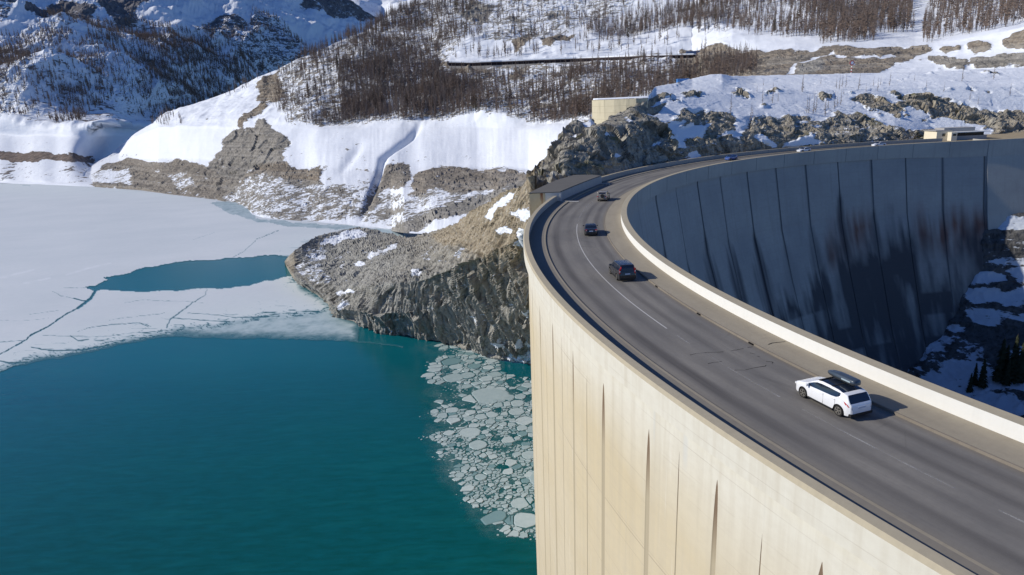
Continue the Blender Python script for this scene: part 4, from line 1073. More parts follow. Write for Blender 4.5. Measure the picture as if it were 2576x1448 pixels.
# ---- floor of the gorge far below, so the valley closes
b = MB(); b.add([(60, 250, -125), (60, -200, -125), (700, -200, -170), (700, 260, -170)], [[0, 1, 2, 3]])
o = b.build('valley_floor', [plain('valley_snow', (.6, .62, .66), .8, var=.4, scale=.05)]); tag(o, kind='structure')

# ================================================================ WATER AND ICE
t = NT('lake_water'); v = t.coord()
w1 = t.noise(t.map(v, (.20, .75, 1)), 1, 4, .6, .4); w2 = t.noise(t.map(v, (.9, 2.2, 1)), 1, 3, .6, .3)
n_ = t.noise(t.map(v, (.012, .018, 1)), 1, 3); n2_ = t.noise(t.map(v, (.02, .02, 1)), 1, 3)
sep = t.n('SeparateXYZ'); t.put(sep.inputs[0], v)
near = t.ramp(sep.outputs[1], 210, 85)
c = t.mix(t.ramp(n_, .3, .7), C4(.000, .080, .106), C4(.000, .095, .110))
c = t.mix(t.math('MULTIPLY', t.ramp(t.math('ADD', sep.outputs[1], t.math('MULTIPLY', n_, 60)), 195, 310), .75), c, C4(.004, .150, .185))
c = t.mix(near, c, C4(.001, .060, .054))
rip = t.ramp(w1, .35, .75)
c = t.mix(t.math('MULTIPLY', rip, .42), c, C4(.002, .115, .15))
cur = t.ramp(t.noise(t.map(v, (.05, .25, 1)), 1, 4, .6, 1.0), .5, .7)
c = t.mix(t.math('MULTIPLY', cur, .12), c, C4(.01, .17, .17))
t.bump(t.math('ADD', w1, t.math('MULTIPLY', w2, .3)), .12, .25)
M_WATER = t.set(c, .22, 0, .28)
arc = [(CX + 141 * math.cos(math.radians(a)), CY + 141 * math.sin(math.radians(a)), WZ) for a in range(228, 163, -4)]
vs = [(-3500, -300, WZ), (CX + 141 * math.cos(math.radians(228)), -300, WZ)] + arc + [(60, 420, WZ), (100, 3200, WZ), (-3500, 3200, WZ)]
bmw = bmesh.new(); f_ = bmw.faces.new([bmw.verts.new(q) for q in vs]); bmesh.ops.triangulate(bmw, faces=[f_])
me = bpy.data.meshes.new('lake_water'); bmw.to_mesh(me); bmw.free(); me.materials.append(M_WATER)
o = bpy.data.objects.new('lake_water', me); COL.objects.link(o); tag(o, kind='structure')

# ---- the frozen part of the lake
gx_ = np.concatenate([np.arange(-900, -60, 14), np.arange(-60, 1016, 2.0)]); gy_ = np.concatenate([np.arange(453, 946, 1.9), np.arange(946, 1060, 12)])
TX, TY = np.meshgrid(gx_, gy_)
ax, ay = warp_xy(TX, TY, .55, 120)
solid = [(-950, 440), (1040, 440), (1040, 600), (930, 650), (760, 640), (720, 660), (735, 700), (790, 735), (840, 775)] + cIce([(2250, 870), (2200, 940), (1900, 962), (1700, 985), (1450, 1040), (1200, 1060), (1060, 1090), (850, 1130), (700, 1165), (560, 1195), (400, 1225), (250, 1245), (90, 1290), (0, 1330), (-150, 1400)]) + [(-400, 860), (-950, 1030)]
outer = [(-950, 440), (1040, 440), (1040, 600), (930, 650), (900, 860), (1080, 880)] + cIce([(2700, 1180), (2350, 1140), (1900, 1125), (1500, 1120), (1150, 1110), (1050, 1125), (860, 1160), (700, 1195), (600, 1215), (480, 1245), (250, 1280), (90, 1310), (0, 1350), (-150, 1440)]) + [(-400, 880), (-950, 1060)]
hole = cIce([(585, 772), (640, 762), (690, 745), (740, 722), (705, 708), (745, 706), (850, 690), (930, 660), (1100, 625), (1300, 600), (1600, 580), (1800, 565), (1950, 563), (2010, 600), (2010, 690), (1940, 705), (1800, 732), (1650, 770), (1500, 780), (1400, 775), (1200, 793), (1000, 800), (850, 800), (740, 790), (680, 785), (650, 792), (610, 785)])
def sdist(px, py, poly, maxd=60):
    d = polyline_dist(px, py, poly + [poly[0]]); ins = pip(px, py, poly)
    return np.where(ins, d, -d)
dso = sdist(ax, ay, solid); dou = sdist(ax, ay, outer); dho = sdist(ax, ay, hole)
th = np.clip(.25 + dou / 55, 0, .62) * (dou > 0)
th = np.where(dso > -6, np.maximum(th, np.clip(.55 + (dso + 4) / 40, 0, 1)), th)
th = np.where(dho > -1.0, 0, np.minimum(th, np.clip(.65 + (-dho) / 7, 0, 1)))
# dark thin ice in the far bay and along the headland
bay = pip(ax, ay, [(590, 505), (630, 520), (640, 548), (740, 560), (870, 566), (1040, 585), (1040, 600), (960, 590), (860, 578), (740, 572), (640, 556), (560, 530), (530, 510)])
th = np.where(bay, np.minimum(th, .60), th)
hd = polyline_dist(TX, TY, [(760, 722), (812, 750), (842, 770), (835, 790), (900, 815), (1000, 845)])
th = np.where((hd < 16), np.minimum(th, .35 + hd / 32), th)
# cracks
crk = np.zeros_like(th)
for pts, wd, dep in [
    ([(655, 785), (640, 810), (620, 845), (585, 875), (530, 915)], 5.0, .8), ([(530, 915), (480, 942), (430, 970), (330, 1040), (210, 1100), (175, 1135)], 2.6, .75), ([(175, 1135), (90, 1180), (0, 1230), (-90, 1270)], 2.2, .6),
    ([(210, 1100), (175, 1135), (100, 1140), (0, 1148)], 1.4, .5), ([(1405, 785), (1390, 830), (1310, 878)], 1.6, .5), ([(1310, 878), (1230, 940), (1160, 990), (1130, 1050)], 2.6, .5),
    ([(1890, 390), (1830, 412), (1740, 450), (1705, 490), (1640, 540), (1580, 572)], 1.1, .5), ([(590, 870), (540, 862), (500, 850)], 2.0, .6), ([(500, 850), (410, 832), (360, 806)], 1.2, .4),
    ([(1380, 882), (1250, 868), (1130, 868), (1000, 862)], .9, .35), ([(1120, 950), (1000, 965), (820, 985), (740, 1000)], .9, .4), ([(1270, 950), (1450, 960), (1600, 980), (1750, 978), (1900, 955)], 1.4, .45),
    ([(600, 1050), (750, 1030), (950, 1015), (1020, 1040)], 1.3, .5), ([(520, 1078), (600, 1050)], 1.1, .4), ([(290, 1100), (430, 1106), (700, 1110), (900, 1085), (1100, 1072)], 1.2, .4), ([(480, 1105), (530, 1140), (600, 1130)], 2.4, .5),
    ([(210, 1180), (330, 1205), (560, 1200), (740, 1165)], 2.2, .5), ([(0, 1275), (60, 1290), (180, 1285)], 3, .5), ([(1300, 455), (1340, 445), (1460, 400)], .9, .3), ([(850, 880), (990, 858)], 1.0, .35), ([(200, 960), (400, 932)], 1.0, .35),
    ([(0, 1000), (160, 1002), (330, 985)], .9, .3), ([(1180, 985), (1400, 1000), (1560, 1010)], 1.8, .45), ([(940, 1015), (1010, 1045)], 1.3, .4), ([(430, 775), (560, 780), (620, 772)], .9, .4),
]:
    cpts = cIce(pts); d = polyline_dist(TX + 1.6 * vn(TX / 7, TY / 3, 0, 130), TY + .9 * vn(TX / 9, TY / 4, 1, 131), cpts)
    crk = np.maximum(crk, dep * np.clip(1.15 - d / (wd * .75 + .5), 0, 1))
# patchwork of small fractures near the melting edge
fr_ = np.abs(vn(TX / 46 + TY / 30, TY / 5.5, 0, 140)); band = np.clip(1 - (dso - 4) / 52, 0, 1) * (dso > -8)
crk = np.maximum(crk, .5 * band * np.clip(1 - fr_ / .10, 0, 1))
fr2 = np.abs(vn(TX / 15 - TY / 9, TY / 3.0 + TX / 90, 0, 141)); zone = np.clip(1 - np.abs(dso) / 13, 0, 1)
crk = np.maximum(crk, .55 * zone * np.clip(1 - fr2 / .22, 0, 1))
white = np.zeros_like(th)
for pts in ([(750, 612), (600, 645), (450, 690)], [(340, 712), (160, 750)], [(230, 655), (0, 712)]):
    d = polyline_dist(TX, TY, cIce(pts)); white = np.maximum(white, np.clip(1 - d / 3.5, 0, 1) * (vn(TX / 20, TY / 3, 0, 9) * .5 + .5))
Pg = Wz(TX, TY, WZ + .12)
edge_n = fbm(Pg[..., 0] / 5, Pg[..., 1] / 5, 0, 4, 150)
th2 = np.clip(th + .10 * edge_n * (th > 0) * (th < .8), 0, 1) * (1 - np.clip(crk * 1.45, 0, .95))
sha = np.clip(dso / 70, 0, 1)
Fq = grid_faces(*TX.shape)
keep = th.ravel()[Fq].max(1) > .02
t = NT('lake_ice'); v = t.coord()
fine = t.noise(t.map(v, (.35, .35, 1)), 1, 5, .65); big = t.noise(t.map(v, (.02, .03, 1)), 1, 4)
c = t.mix(t.ramp(big, .3, .7), C4(.57, .61, .63), C4(.64, .67, .685))
c = t.mix(t.attr('far'), C4(.60, .655, .66), c)
c = t.mix(t.math('MULTIPLY', t.ramp(fine, .45, .8), .15), c, C4(.36, .44, .48))
c = t.mix(t.attr('white'), c, C4(.74, .76, .79))
thn = t.math('ADD', t.attr('thick'), t.math('MULTIPLY', t.math('SUBTRACT', fine, .5), .35))
c = t.mix(t.ramp(thn, .85, .35), c, C4(.12, .26, .31))
al = t.ramp(thn, .02, .62)
t.put(t.b.inputs['Alpha'], al); t.bump(fine, .1, .05)
M_ICE = t.set(c, .55, 0, .25)
o = mesh_np('lake_ice', Pg.reshape(-1, 3), Fq[keep], M_ICE, None, True, None, {'thick': th2.ravel(), 'white': white.ravel(), 'far': sha.ravel()})
tag(o, kind='structure')

# ---- ice floes drifting along the dam
def floe_mat(name, a, b_):
    t = NT(name); v = t.coord(); n = t.noise(t.map(v, (.7, .7, 1)), 1, 5, .6)
    rnd = t.n('ObjectInfo').outputs['Random']
    c = t.mix(t.math('ADD', t.math('MULTIPLY', n, .6), t.math('MULTIPLY', rnd, .5)), C4(*a), C4(*b_))
    t.bump(n, .2, .05)
    return t.set(c, .4, 0, .3)
M_FLOE = floe_mat('floe_ice', (.24, .34, .35), (.50, .57, .57))
M_SLUSH = floe_mat('slush_ice', (.13, .24, .26), (.20, .31, .32))
FR = cFloe([(95, 140), (250, 175), (430, 215), (445, 300), (540, 335), (625, 352), (712, 380), (725, 1275), (600, 1240), (450, 1225), (330, 1130), (300, 1060), (215, 950), (155, 900), (120, 780), (66, 690), (78, 500), (70, 400), (90, 300)])
frP = Wz(np.array([q[0] for q in FR]), np.array([q[1] for q in FR]), WZ)[:, :2]
mn, mx = frP.min(0), frP.max(0)
holeF = Wz(*[np.array(q) for q in zip(*cFloe([(160, 400), (215, 372), (270, 410), (255, 470), (190, 475), (155, 440)]))], WZ)[:, :2]
hole2 = Wz(*[np.array(q) for q in zip(*cFloe([(450, 700), (560, 640), (600, 690), (570, 800), (520, 760), (450, 780), (380, 800), (380, 770)]))], WZ)[:, :2]
cell_r = lambda p: 1.05 + .8 * (vn(p[:, 0] / 9, p[:, 1] / 9, 0, 44) + .35) + .6 * (p[:, 1] > 150)
cand = mn + RNG.random((60000, 2)) * (mx - mn)
cj = cand[:, 0] - 3.2 + 2.4 * vn(cand[:, 1] / 4.5, 1, 0, 71) + 1.2 * vn(cand[:, 1] / 1.3, 1, 0, 72)
cand = cand[pip(cj, cand[:, 1], [tuple(q) for q in frP])]
cr_ = np.maximum(.6, cell_r(cand) * (RNG.random(len(cand)) ** 1.6 * 1.15 + .32)) * np.where(RNG.random(len(cand)) < .08, 1.9, 1.0)
acc = np.zeros((1400, 3)); na = 0
for (x, y), r in zip(cand, cr_):
    if na and ((acc[:na, 0] - x) ** 2 + (acc[:na, 1] - y) ** 2 <= (.62 * (r + acc[:na, 2])) ** 2).any(): continue
    acc[na] = (x, y, r); na += 1
    if na >= 1250: break
seeds = acc[:na]
seeds = np.array(seeds)
cells = []
for i, (x, y, r) in enumerate(seeds):
    poly = [np.array([x + r * 1.9 * math.cos(a) * random.uniform(.8, 1.3), y + r * 1.7 * math.sin(a) * random.uniform(.6, 1.15)]) for a in np.linspace(0, 2 * math.pi, 9)[:-1] + random.random()]
    d2 = (seeds[:, 0] - x) ** 2 + (seeds[:, 1] - y) ** 2
    for j in np.argsort(d2)[1:16]:
        q = seeds[j]; nrm = np.array([q[0] - x, q[1] - y]); L = np.hypot(*nrm); nrm = nrm / L
        off = (L * L + r * r * 1.2 - q[2] ** 2 * 1.2) / (2 * L) - .02 - .22 * random.random() ** 2
        out = []
        for k in range(len(poly)):
            a, b_ = poly[k], poly[(k + 1) % len(poly)]
            da = (a - [x, y]) @ nrm - off; db = (b_ - [x, y]) @ nrm - off
            if da <= 0: out.append(a)
            if (da < 0) != (db < 0) and abs(da - db) > 1e-9: out.append(a + (b_ - a) * da / (da - db))
        poly = out
        if len(poly) < 3: break
    if len(poly) < 3: continue
    poly = np.array(poly); c0 = poly.mean(0)
    ar = .5 * abs(np.dot(poly[:, 0], np.roll(poly[:, 1], 1)) - np.dot(poly[:, 1], np.roll(poly[:, 0], 1)))
    if ar < .12 or random.random() < .10 or pip(np.array([c0[0]]), np.array([c0[1]]), [tuple(q) for q in holeF])[0]: continue
    if random.random() < .35 and pip(np.array([c0[0]]), np.array([c0[1]]), [tuple(q) for q in hole2])[0]: continue
    if math.hypot(c0[0] - CX, c0[1] - CY) < 144.6: continue
    # cut the corners a little so that edges look broken, not ruled
    pts = []
    for k in range(len(poly)):
        a, b_ = poly[k - 1], poly[k]; nx = poly[(k + 1) % len(poly)]
        pts += [b_ + (a - b_) * random.uniform(.04, .2), b_ + (nx - b_) * random.uniform(.04, .2)]
    pts = [q + RNG.normal(0, .07, 2) for q in pts]
    s = random.uniform(.9, 1.0)
    cells.append((ar, c0, np.array([c0 + (q - c0) * s for q in pts])))
cells.sort(key=lambda q: -q[0])
def floe_mesh(b, c0, pts, o=(0, 0), z=0.0, h=.16):
    n = len(pts)
    top = [(q[0] - o[0], q[1] - o[1], z + h * .8) for q in (c0 + (pts - c0) * .93)]
    rim = [(q[0] - o[0], q[1] - o[1], z + h * .4) for q in pts]
    bot = [(q[0] - o[0], q[1] - o[1], z - .12) for q in pts]
    b.add(top + rim + bot, [list(range(n))] + [[i, i + n, (i + 1) % n + n, (i + 1) % n] for i in range(n)] + [[i + n, i + 2 * n, (i + 1) % n + 2 * n, (i + 1) % n + n] for i in range(n)])
LBL = {'big': 'broad angular slab of grey ice among the drifting floes beside the dam', 'mid': 'middle sized grey ice floe in the drift of broken ice beside the dam', 'small': 'small grey ice floe in the drift of broken ice beside the dam'}
ifl = 0
for k, (ar, c0, pts) in enumerate(cells[:296]):
    b = MB(); 
    a2 = np.array(pts); 
    # counter-clockwise check
    if np.sum(a2[:, 0] * np.roll(a2[:, 1], -1) - np.roll(a2[:, 0], -1) * a2[:, 1]) < 0: a2 = a2[::-1]
    floe_mesh(b, c0, a2, c0, 0, random.uniform(.10, .24))
    o = b.build('ice_floe', [M_FLOE if random.random() < .8 else M_SLUSH]); o.location = (c0[0], c0[1], WZ)
    key = 'big' if k < 30 else 'mid' if k < 150 else 'small'
    tag(o, LBL[key], 'ice floe', {'big': 'broad ice slabs beside the dam', 'mid': 'middle sized ice floes beside the dam', 'small': 'small ice floes beside the dam'}[key])
b = MB()
for ar, c0, pts in cells[296:]:
    a2 = np.array(pts)
    if np.sum(a2[:, 0] * np.roll(a2[:, 1], -1) - np.roll(a2[:, 0], -1) * a2[:, 1]) < 0: a2 = a2[::-1]
    floe_mesh(b, c0, a2, (0, 0), WZ, .12)
fr_c = mn + RNG.random((2600, 2)) * (mx - mn)
ok_ = pip(fr_c[:, 0] - 2 + 3.5 * vn(fr_c[:, 1] / 4.5, 1, 0, 71) + RNG.normal(0, 1.3, len(fr_c)), fr_c[:, 1], [tuple(q) for q in frP]) & (np.hypot(fr_c[:, 0] - CX, fr_c[:, 1] - CY) > 144.5)
for p in fr_c[ok_]:
    r = random.uniform(.08, .35); n = random.randint(4, 6); a0 = random.random() * 6
    pts = np.array([[p[0] + r * math.cos(a0 + 2 * math.pi * i / n) * random.uniform(.7, 1.3), p[1] + r * math.sin(a0 + 2 * math.pi * i / n) * random.uniform(.6, 1.2)] for i in range(n)])
    floe_mesh(b, p, pts, (0, 0), WZ, .08)
o = b.build('ice_fragments', [M_FLOE]); tag(o, 'small broken bits of ice floating between the larger floes beside the dam', 'ice', kind='stuff')

# thin film of slush that the floes sit in, fading out into the open water
gx_ = np.arange(1040, 1372, 3.0); gy_ = np.arange(862, 1385, 3.0); TX, TY = np.meshgrid(gx_, gy_)
ax, ay = warp_xy(TX, TY, .9, 160); dfl = sdist(ax, ay, FR)
Pg = Wz(TX, TY, WZ + .03); inn = np.hypot(Pg[..., 0] - CX, Pg[..., 1] - CY) > 143.9
th = np.clip((dfl + 14) / 46, 0, 1)
hz_ = np.clip(1 - np.abs(TY - np.interp(TX, [1040, 1150, 1335], [862, 880, 925])) / 40, 0, 1)
th = np.maximum(th, .75 * hz_ * (TX < 1270)) * np.clip((TX - 1040) / 30, 0, 1)
Fq = grid_faces(*TX.shape); keep = (th.ravel()[Fq].max(1) > .02) & (inn.ravel()[Fq].min(1) > 0)
t = NT('slush_film'); v = t.coord(); n1 = t.noise(t.map(v, (.22, .22, 1)), 1, 5, .6); n2 = t.noise(t.map(v, (1.4, 1.4, 1)), 1, 4, .6)
a_ = t.math('MULTIPLY', t.attr('thick'), t.math('MULTIPLY', t.ramp(n1, .36, .68), t.ramp(n2, .25, .7)))
t.put(t.b.inputs['Alpha'], t.math('MULTIPLY', a_, .62))
M_FILM = t.set(C4(.20, .33, .34), .5, 0, .2)
o = mesh_np('slush_film', Pg.reshape(-1, 3), Fq[keep], M_FILM, None, True, None, {'thick': th.ravel()})
tag(o, 'thin translucent slush on the teal water between the ice floes', 'slush', kind='stuff')

# ================================================================ TREES
def bark(name, a, b_):
    t = NT(name); v = t.coord(); n = t.noise(t.map(v, (.35, .35, .35)), 1, 4)
    rnd = t.n('ObjectInfo').outputs['Random']
    c = t.mix(t.math('ADD', t.math('MULTIPLY', n, .7), t.math('MULTIPLY', rnd, .4)), C4(*a), C4(*b_))
    return t.set(c, .9, 0, .1)
M_TRUNK = bark('larch_bark', (.10, .08, .068), (.17, .14, .12))
M_TWIG = bark('larch_twigs', (.155, .112, .088), (.29, .215, .17))
M_TWIGP = bark('pale_larch_twigs', (.23, .18, .145), (.34, .28, .24))
M_TWIGG = bark('grey_twigs', (.19, .155, .145), (.30, .26, .25))
M_OLIVE = bark('olive_twigs', (.060, .052, .034), (.12, .10, .065))
M_NEEDLE = bark('conifer_needles', (.020, .026, .016), (.045, .05, .028))

def larch_parts(seed, ntw=70, bare=.28, spread=.16, tw=.016, bend=0.0):
    """unit-height larch: returns (trunk V,F), (crown V,F) ; crown of many thin tapering twigs"""
    r = random.Random(seed)
    tv, tf = [], []
    n = 5; zs = [0, .25, .5, .75, 1.0]
    ox = [0, r.uniform(-.01, .01), r.uniform(-.012, .012), r.uniform(-.01, .01), r.uniform(-.02, .02)]
    for i, z in enumerate(zs):
        rad = .0115 * (1 - z) ** .8 + .0015
        for k in range(n):
            q = 2 * math.pi * k / n; tv.append((ox[i] + rad * math.cos(q), rad * math.sin(q), z - (.04 if i == 0 else 0)))
    for i in range(4):
        for k in range(n): tf.append((i * n + k, i * n + (k + 1) % n, (i + 1) * n + (k + 1) % n, (i + 1) * n + k))
    cv, cf = [], []
    for j in range(ntw):
        z = bare + (1 - bare) * (j + r.random()) / ntw * .99
        L = spread * (1.04 - z) ** .75 * r.uniform(.55, 1.2) * (1.0 if z > bare + .08 else .7)
        q = r.random() * 6.283; rise = r.uniform(-.25, .35)
        w = tw * r.uniform(.6, 1.5) * (1.15 - z)
        dx, dy = math.cos(q), math.sin(q); x0 = np.interp(z, zs, ox)
        a = (x0, 0, z)
        m1 = (x0 + dx * L * .55, dy * L * .55, z + L * rise * .4); e = (x0 + dx * L, dy * L, z + L * rise)
        o = len(cv)
        # a feathered twig: two crossing slim diamonds
        cv += [a, (m1[0] - dy * w, m1[1] + dx * w, m1[2]), e, (m1[0] + dy * w, m1[1] - dx * w, m1[2]), (m1[0], m1[1], m1[2] + w * 1.4), (m1[0], m1[1], m1[2] - w * 1.6)]
        cf += [(o, o + 3, o + 2, o + 1), (o, o + 5, o + 2, o + 4)]
    return (np.array(tv), tf), (np.array(cv), cf)

def spruce_parts(seed, rings=13, per=9):
    r = random.Random(seed); (tv, tf), _ = larch_parts(seed, 4)
    cv, cf = [], []
    for i in range(rings):
        z = .08 + .9 * i / rings; R = .17 * (1 - z) ** .85 + .015
        for k in range(per):
            q = 2 * math.pi * (k + r.random() * .8) / per; L = R * r.uniform(.7, 1.2); w = R * .42
            dx, dy = math.cos(q), math.sin(q); zz = z + r.uniform(-.02, .02); o = len(cv)
            cv += [(0, 0, zz + .05), (dx * L * .6 - dy * w, dy * L * .6 + dx * w, zz - .015), (dx * L, dy * L, zz - .05), (dx * L * .6 + dy * w, dy * L * .6 - dx * w, zz - .015)]
            cf += [(o, o + 3, o + 2, o + 1)]
    return (tv, tf), (np.array(cv), cf)

PROTO = {}
for k in range(6): PROTO['larch', k] = larch_parts(100 + k, 104, .16 + .05 * (k % 3), .115 + .02 * (k % 4), .0092)
for k in range(3): PROTO['sapling', k] = larch_parts(200 + k, 46, .10, .11, .007)
for k in range(2): PROTO['thin', k] = larch_parts(500 + k, 110, .12, .12, .012)
for k in range(2): PROTO['spruce', k] = spruce_parts(300 + k)

def proto_objects(kind, k, twig):
    (tv, tf), (cv, cf) = PROTO[kind, k]
    nm = 'pine_tree' if kind == 'spruce' else 'larch_tree'
    root = empty(nm)
    mesh_np('trunk', tv, np.array(tf), M_TRUNK, root, True)
    mesh_np('crown', cv, np.array(cf), twig, root, False)
    return root

def sample_surface(G, polys, n, rng):
    """random points of a terrain grid lying inside polygons of the measuring frame; polys = [(weight, poly)]"""
    P, tx, ty, att = G
    w = np.zeros(tx.shape)
    for wt, pg in polys: w = np.where(pip(tx, ty, pg), wt, w)
    w = w * np.clip(.55 + 1.0 * fbm(P[..., 0] / 55, P[..., 1] / 55, 0, 3, 310) + .25, .08, 1.3)
    cell = np.abs(np.gradient(ty, axis=0)) * np.abs(np.gradient(tx, axis=1))
    w = (w * cell).ravel(); w /= w.sum()
    idx = rng.choice(len(w), n, replace=False, p=w)
    return P.reshape(-1, 3)[idx], tx.ravel()[idx], ty.ravel()[idx]

def stuff_forest(name, pts, hs, protos, mat, label, cat):
    Vs, Fs, Ms, off = [], [], [], 0
    rng = np.random.default_rng(3)
    kk = rng.integers(0, len(protos), len(pts)); an = rng.random(len(pts)) * 6.283
    for k, pr in enumerate(protos):
        (tv, tf), (cv, cf) = PROTO[pr]
        V = np.vstack([tv, cv]); Fq = np.vstack([np.array(tf), np.array(cf) + len(tv)]); mi = np.array([0] * len(tf) + [1] * len(cf))
        sel = np.where(kk == k)[0]
        if len(sel) == 0: continue
        c, s = np.cos(an[sel])[:, None], np.sin(an[sel])[:, None]; h = hs[sel][:, None]
        X = (V[:, 0] * c - V[:, 1] * s) * h + pts[sel, 0:1]; Y = (V[:, 0] * s + V[:, 1] * c) * h + pts[sel, 1:2]; Z = V[:, 2] * h + pts[sel, 2:3]
        Vs.append(np.stack([X, Y, Z], -1).reshape(-1, 3)); n = len(V)
        Fs.append((Fq[None] + (np.arange(len(sel)) * n)[:, None, None] + off).reshape(-1, 4)); Ms.append(np.tile(mi, len(sel))); off += n * len(sel)
    o = mesh_np(name, np.vstack(Vs), np.vstack(Fs), [M_TRUNK, mat], None, False, np.concatenate(Ms))
    tag(o, label, cat, kind='stuff'); return o

DENSE = [(700, 215), (760, 165), (880, 105), (1000, 48), (1090, -5), (1210, -12), (1180, 60), (1140, 110), (1120, 160), (1230, 172), (1360, 172), (1480, 170), (1490, 300), (1400, 306), (1250, 306), (1150, 308), (1000, 312), (880, 310), (740, 318), (690, 280)]
fo = [(1.0, DENSE), (2.2, [(820, 170), (1120, 165), (1230, 180), (1200, 250), (1080, 300), (860, 300), (800, 240)]), (.7, [(700, 200), (850, 120), (860, 300), (720, 320)]),
      (.25, [(1290, 170), (1400, 170), (1440, 230), (1330, 240)]),
      (1.2, [(1480, 165), (1750, 150), (1900, 150), (1905, 192), (1700, 215), (1600, 245), (1490, 305)]),
      (.75, [(1470, 70), (1750, 20), (1850, -25), (2720, -25), (2720, 20), (2480, 78), (2360, 100), (2310, 70), (2290, 88), (2040, 92), (1900, 98), (1700, 108), (1480, 98)]),
      (1.1, [(1850, -25), (2300, -25), (2280, 78), (2040, 85), (1900, 90), (1700, 60)]), (0.0, [(1110, 118), (1300, 112), (1500, 104), (1765, 98), (1765, 172), (1600, 178), (1480, 190), (1110, 205)]), (0.0, [(2290, -30), (2320, -30), (2350, 60), (2330, 110), (2300, 70)]),
      (1.0, [(2320, 50), (2350, 50), (2350, 110), (2320, 110)]),
      (.32, [(1160, 40), (1250, -20), (1800, -25), (1700, 30), (1480, 75), (1400, 90), (1140, 140)]),
      (.16, [(1480, 100), (1700, 110), (1740, 140), (1140, 158), (1160, 120)]),
      (1.0, [(375, 318), (380, 296), (420, 288), (470, 300), (470, 320)]), (.5, [(560, 238), (720, 178), (716, 196), (570, 250)]), (2.0, [(770, 150), (1000, 38), (1090, -10), (1180, -14), (1100, 30), (940, 110), (800, 170)]),
      (.8, [(2060, 94), (2200, 90), (2200, 108), (2060, 112)])]
rng = np.random.default_rng(5)
NF = 10500
pts, ptx, pty = sample_surface(G2, fo, NF, rng)
clump = .5 + .5 * vn(pts[:, 0] / 35, pts[:, 1] / 35, 0, 300)
hs = (9.0 + 13.5 * rng.random(NF)) * (.72 + .42 * clump)
hs = np.where(ptx < 760, hs * .75, hs); hs = np.where((ptx > 1480) & (pty > 145), hs * .85, hs)
pts[:, 2] -= .3
dist = np.hypot(pts[:, 0], pts[:, 1]); order = np.argsort(-(hs / dist))
big, rest = order[:225], order[225:]
fz = rng.random(len(rest)) + .5 * clump[rest]
grA, grB, grC = rest[fz < .72], rest[(fz >= .72) & (fz < 1.30)], rest[fz >= 1.30]
stuff_forest('larch_forest', pts[grA], hs[grA], [('larch', k) for k in range(6)], M_TWIG, 'dense forest of leafless brown larches covering the snowy slope across the lake', 'forest')
stuff_forest('grey_birch_forest', pts[grB], hs[grB] * .8, [('larch', 1), ('larch', 4)], M_TWIGG, 'paler grey leafless trees mixed through the brown larch forest', 'forest')
stuff_forest('conifer_forest', pts[grC], hs[grC] * .85, [('thin', 0), ('thin', 1)], M_OLIVE, 'dark olive brown trees scattered through the larch forest', 'forest')
first = {}
def place(kind, k, p, h, label, group, twig=None, cat='tree'):
    key = (kind, k, twig.name if twig else '')
    if key not in first:
        first[key] = proto_objects(kind, k, twig or M_TWIG); o = first[key]
    else: o = copy_tree(first[key])
    o.location = p; o.scale = (h, h, h); o.rotation_euler = (random.uniform(-.03, .03), random.uniform(-.03, .03), random.random() * 6.28)
    tag(o, label, cat, group); return o
for i in big:
    x = ptx[i]; y = pty[i]
    if x > 1900: lb, gp_ = 'leafless brown larch in the forest above the quarry track', 'larches above the quarry'
    elif x > 1480 and y > 140: lb, gp_ = 'leafless brown larch between the snow gallery and the snowy plateau', 'larches below the gallery'
    elif y < 150: lb, gp_ = 'leafless brown larch on the slope above the snow gallery', 'larches above the gallery'
    else: lb, gp_ = 'leafless brown larch in the forest edge just above the white shore bank', 'larches at the forest edge'
    place('larch', int(i) % 6, tuple(pts[i]), float(hs[i]), lb, gp_)

# thin young larches on the snowfield above the crest road
SAP = cPlat([(655, 770), (635, 1030), (790, 1030), (870, 1015), (165, 1190), (460, 1300), (490, 1230), (1240, 870), (1310, 1190), (1340, 1190), (1400, 1195), (1440, 1170), (1590, 1230), (1635, 1130), (1720, 1120), (1770, 1090), (1820, 1060), (1900, 795), (1800, 830), (1750, 815), (1840, 800), (2090, 830), (2380, 850), (2550, 770), (2310, 790), (2200, 870), (560, 1400), (1230, 860), (1520, 760), (1860, 900)])
SAPH = [110, 220, 270, 140, 300, 260, 190, 250, 240, 250, 300, 270, 330, 200, 250, 200, 220, 180, 200, 170, 190, 240, 180, 190, 130, 110, 90, 200, 120, 90]
SAP += [(2330, 222), (2375, 232), (2420, 205), (2440, 252), (2460, 262), (2500, 200), (2540, 240), (1640, 245), (1672, 250), (1585, 232), (1560, 238), (1905, 232), (2300, 205), (2215, 215)]
SAPH += [110, 120, 230, 130, 110, 200, 150, 90, 80, 70, 80, 110, 100, 120]
P1, t1x, t1y, a1 = G1
def ground_at(G, px, py):
    P, tx, ty, att = G
    # visible surface: nearest grid vertex in the measuring frame after displacement
    X_, Y_ = projT(P)
    d = (X_ - px) ** 2 + (Y_ - py) ** 2
    return P.reshape(-1, 3)[int(np.argmin(d))]
X1_, Y1_ = projT(P1)
for k, ((x, y), h) in enumerate(zip(SAP, SAPH)):
    d = (X1_ - x) ** 2 + (Y1_ - y) ** 2; p = P1.reshape(-1, 3)[int(np.argmin(d))]
    dd = float(np.hypot(p[0], p[1])); H = h / 4.022 * K * dd / FT
    if h > 235: lb, gp_ = 'tall thin leafless larch on the snowfield above the crest road', 'tall thin larches on the snowfield'
    else: lb, gp_ = 'small thin leafless larch on the snowfield above the crest road', 'small thin larches on the snowfield'
    place('sapling', k % 3, (p[0], p[1], p[2] - .1), H, lb, gp_, M_TWIGP)

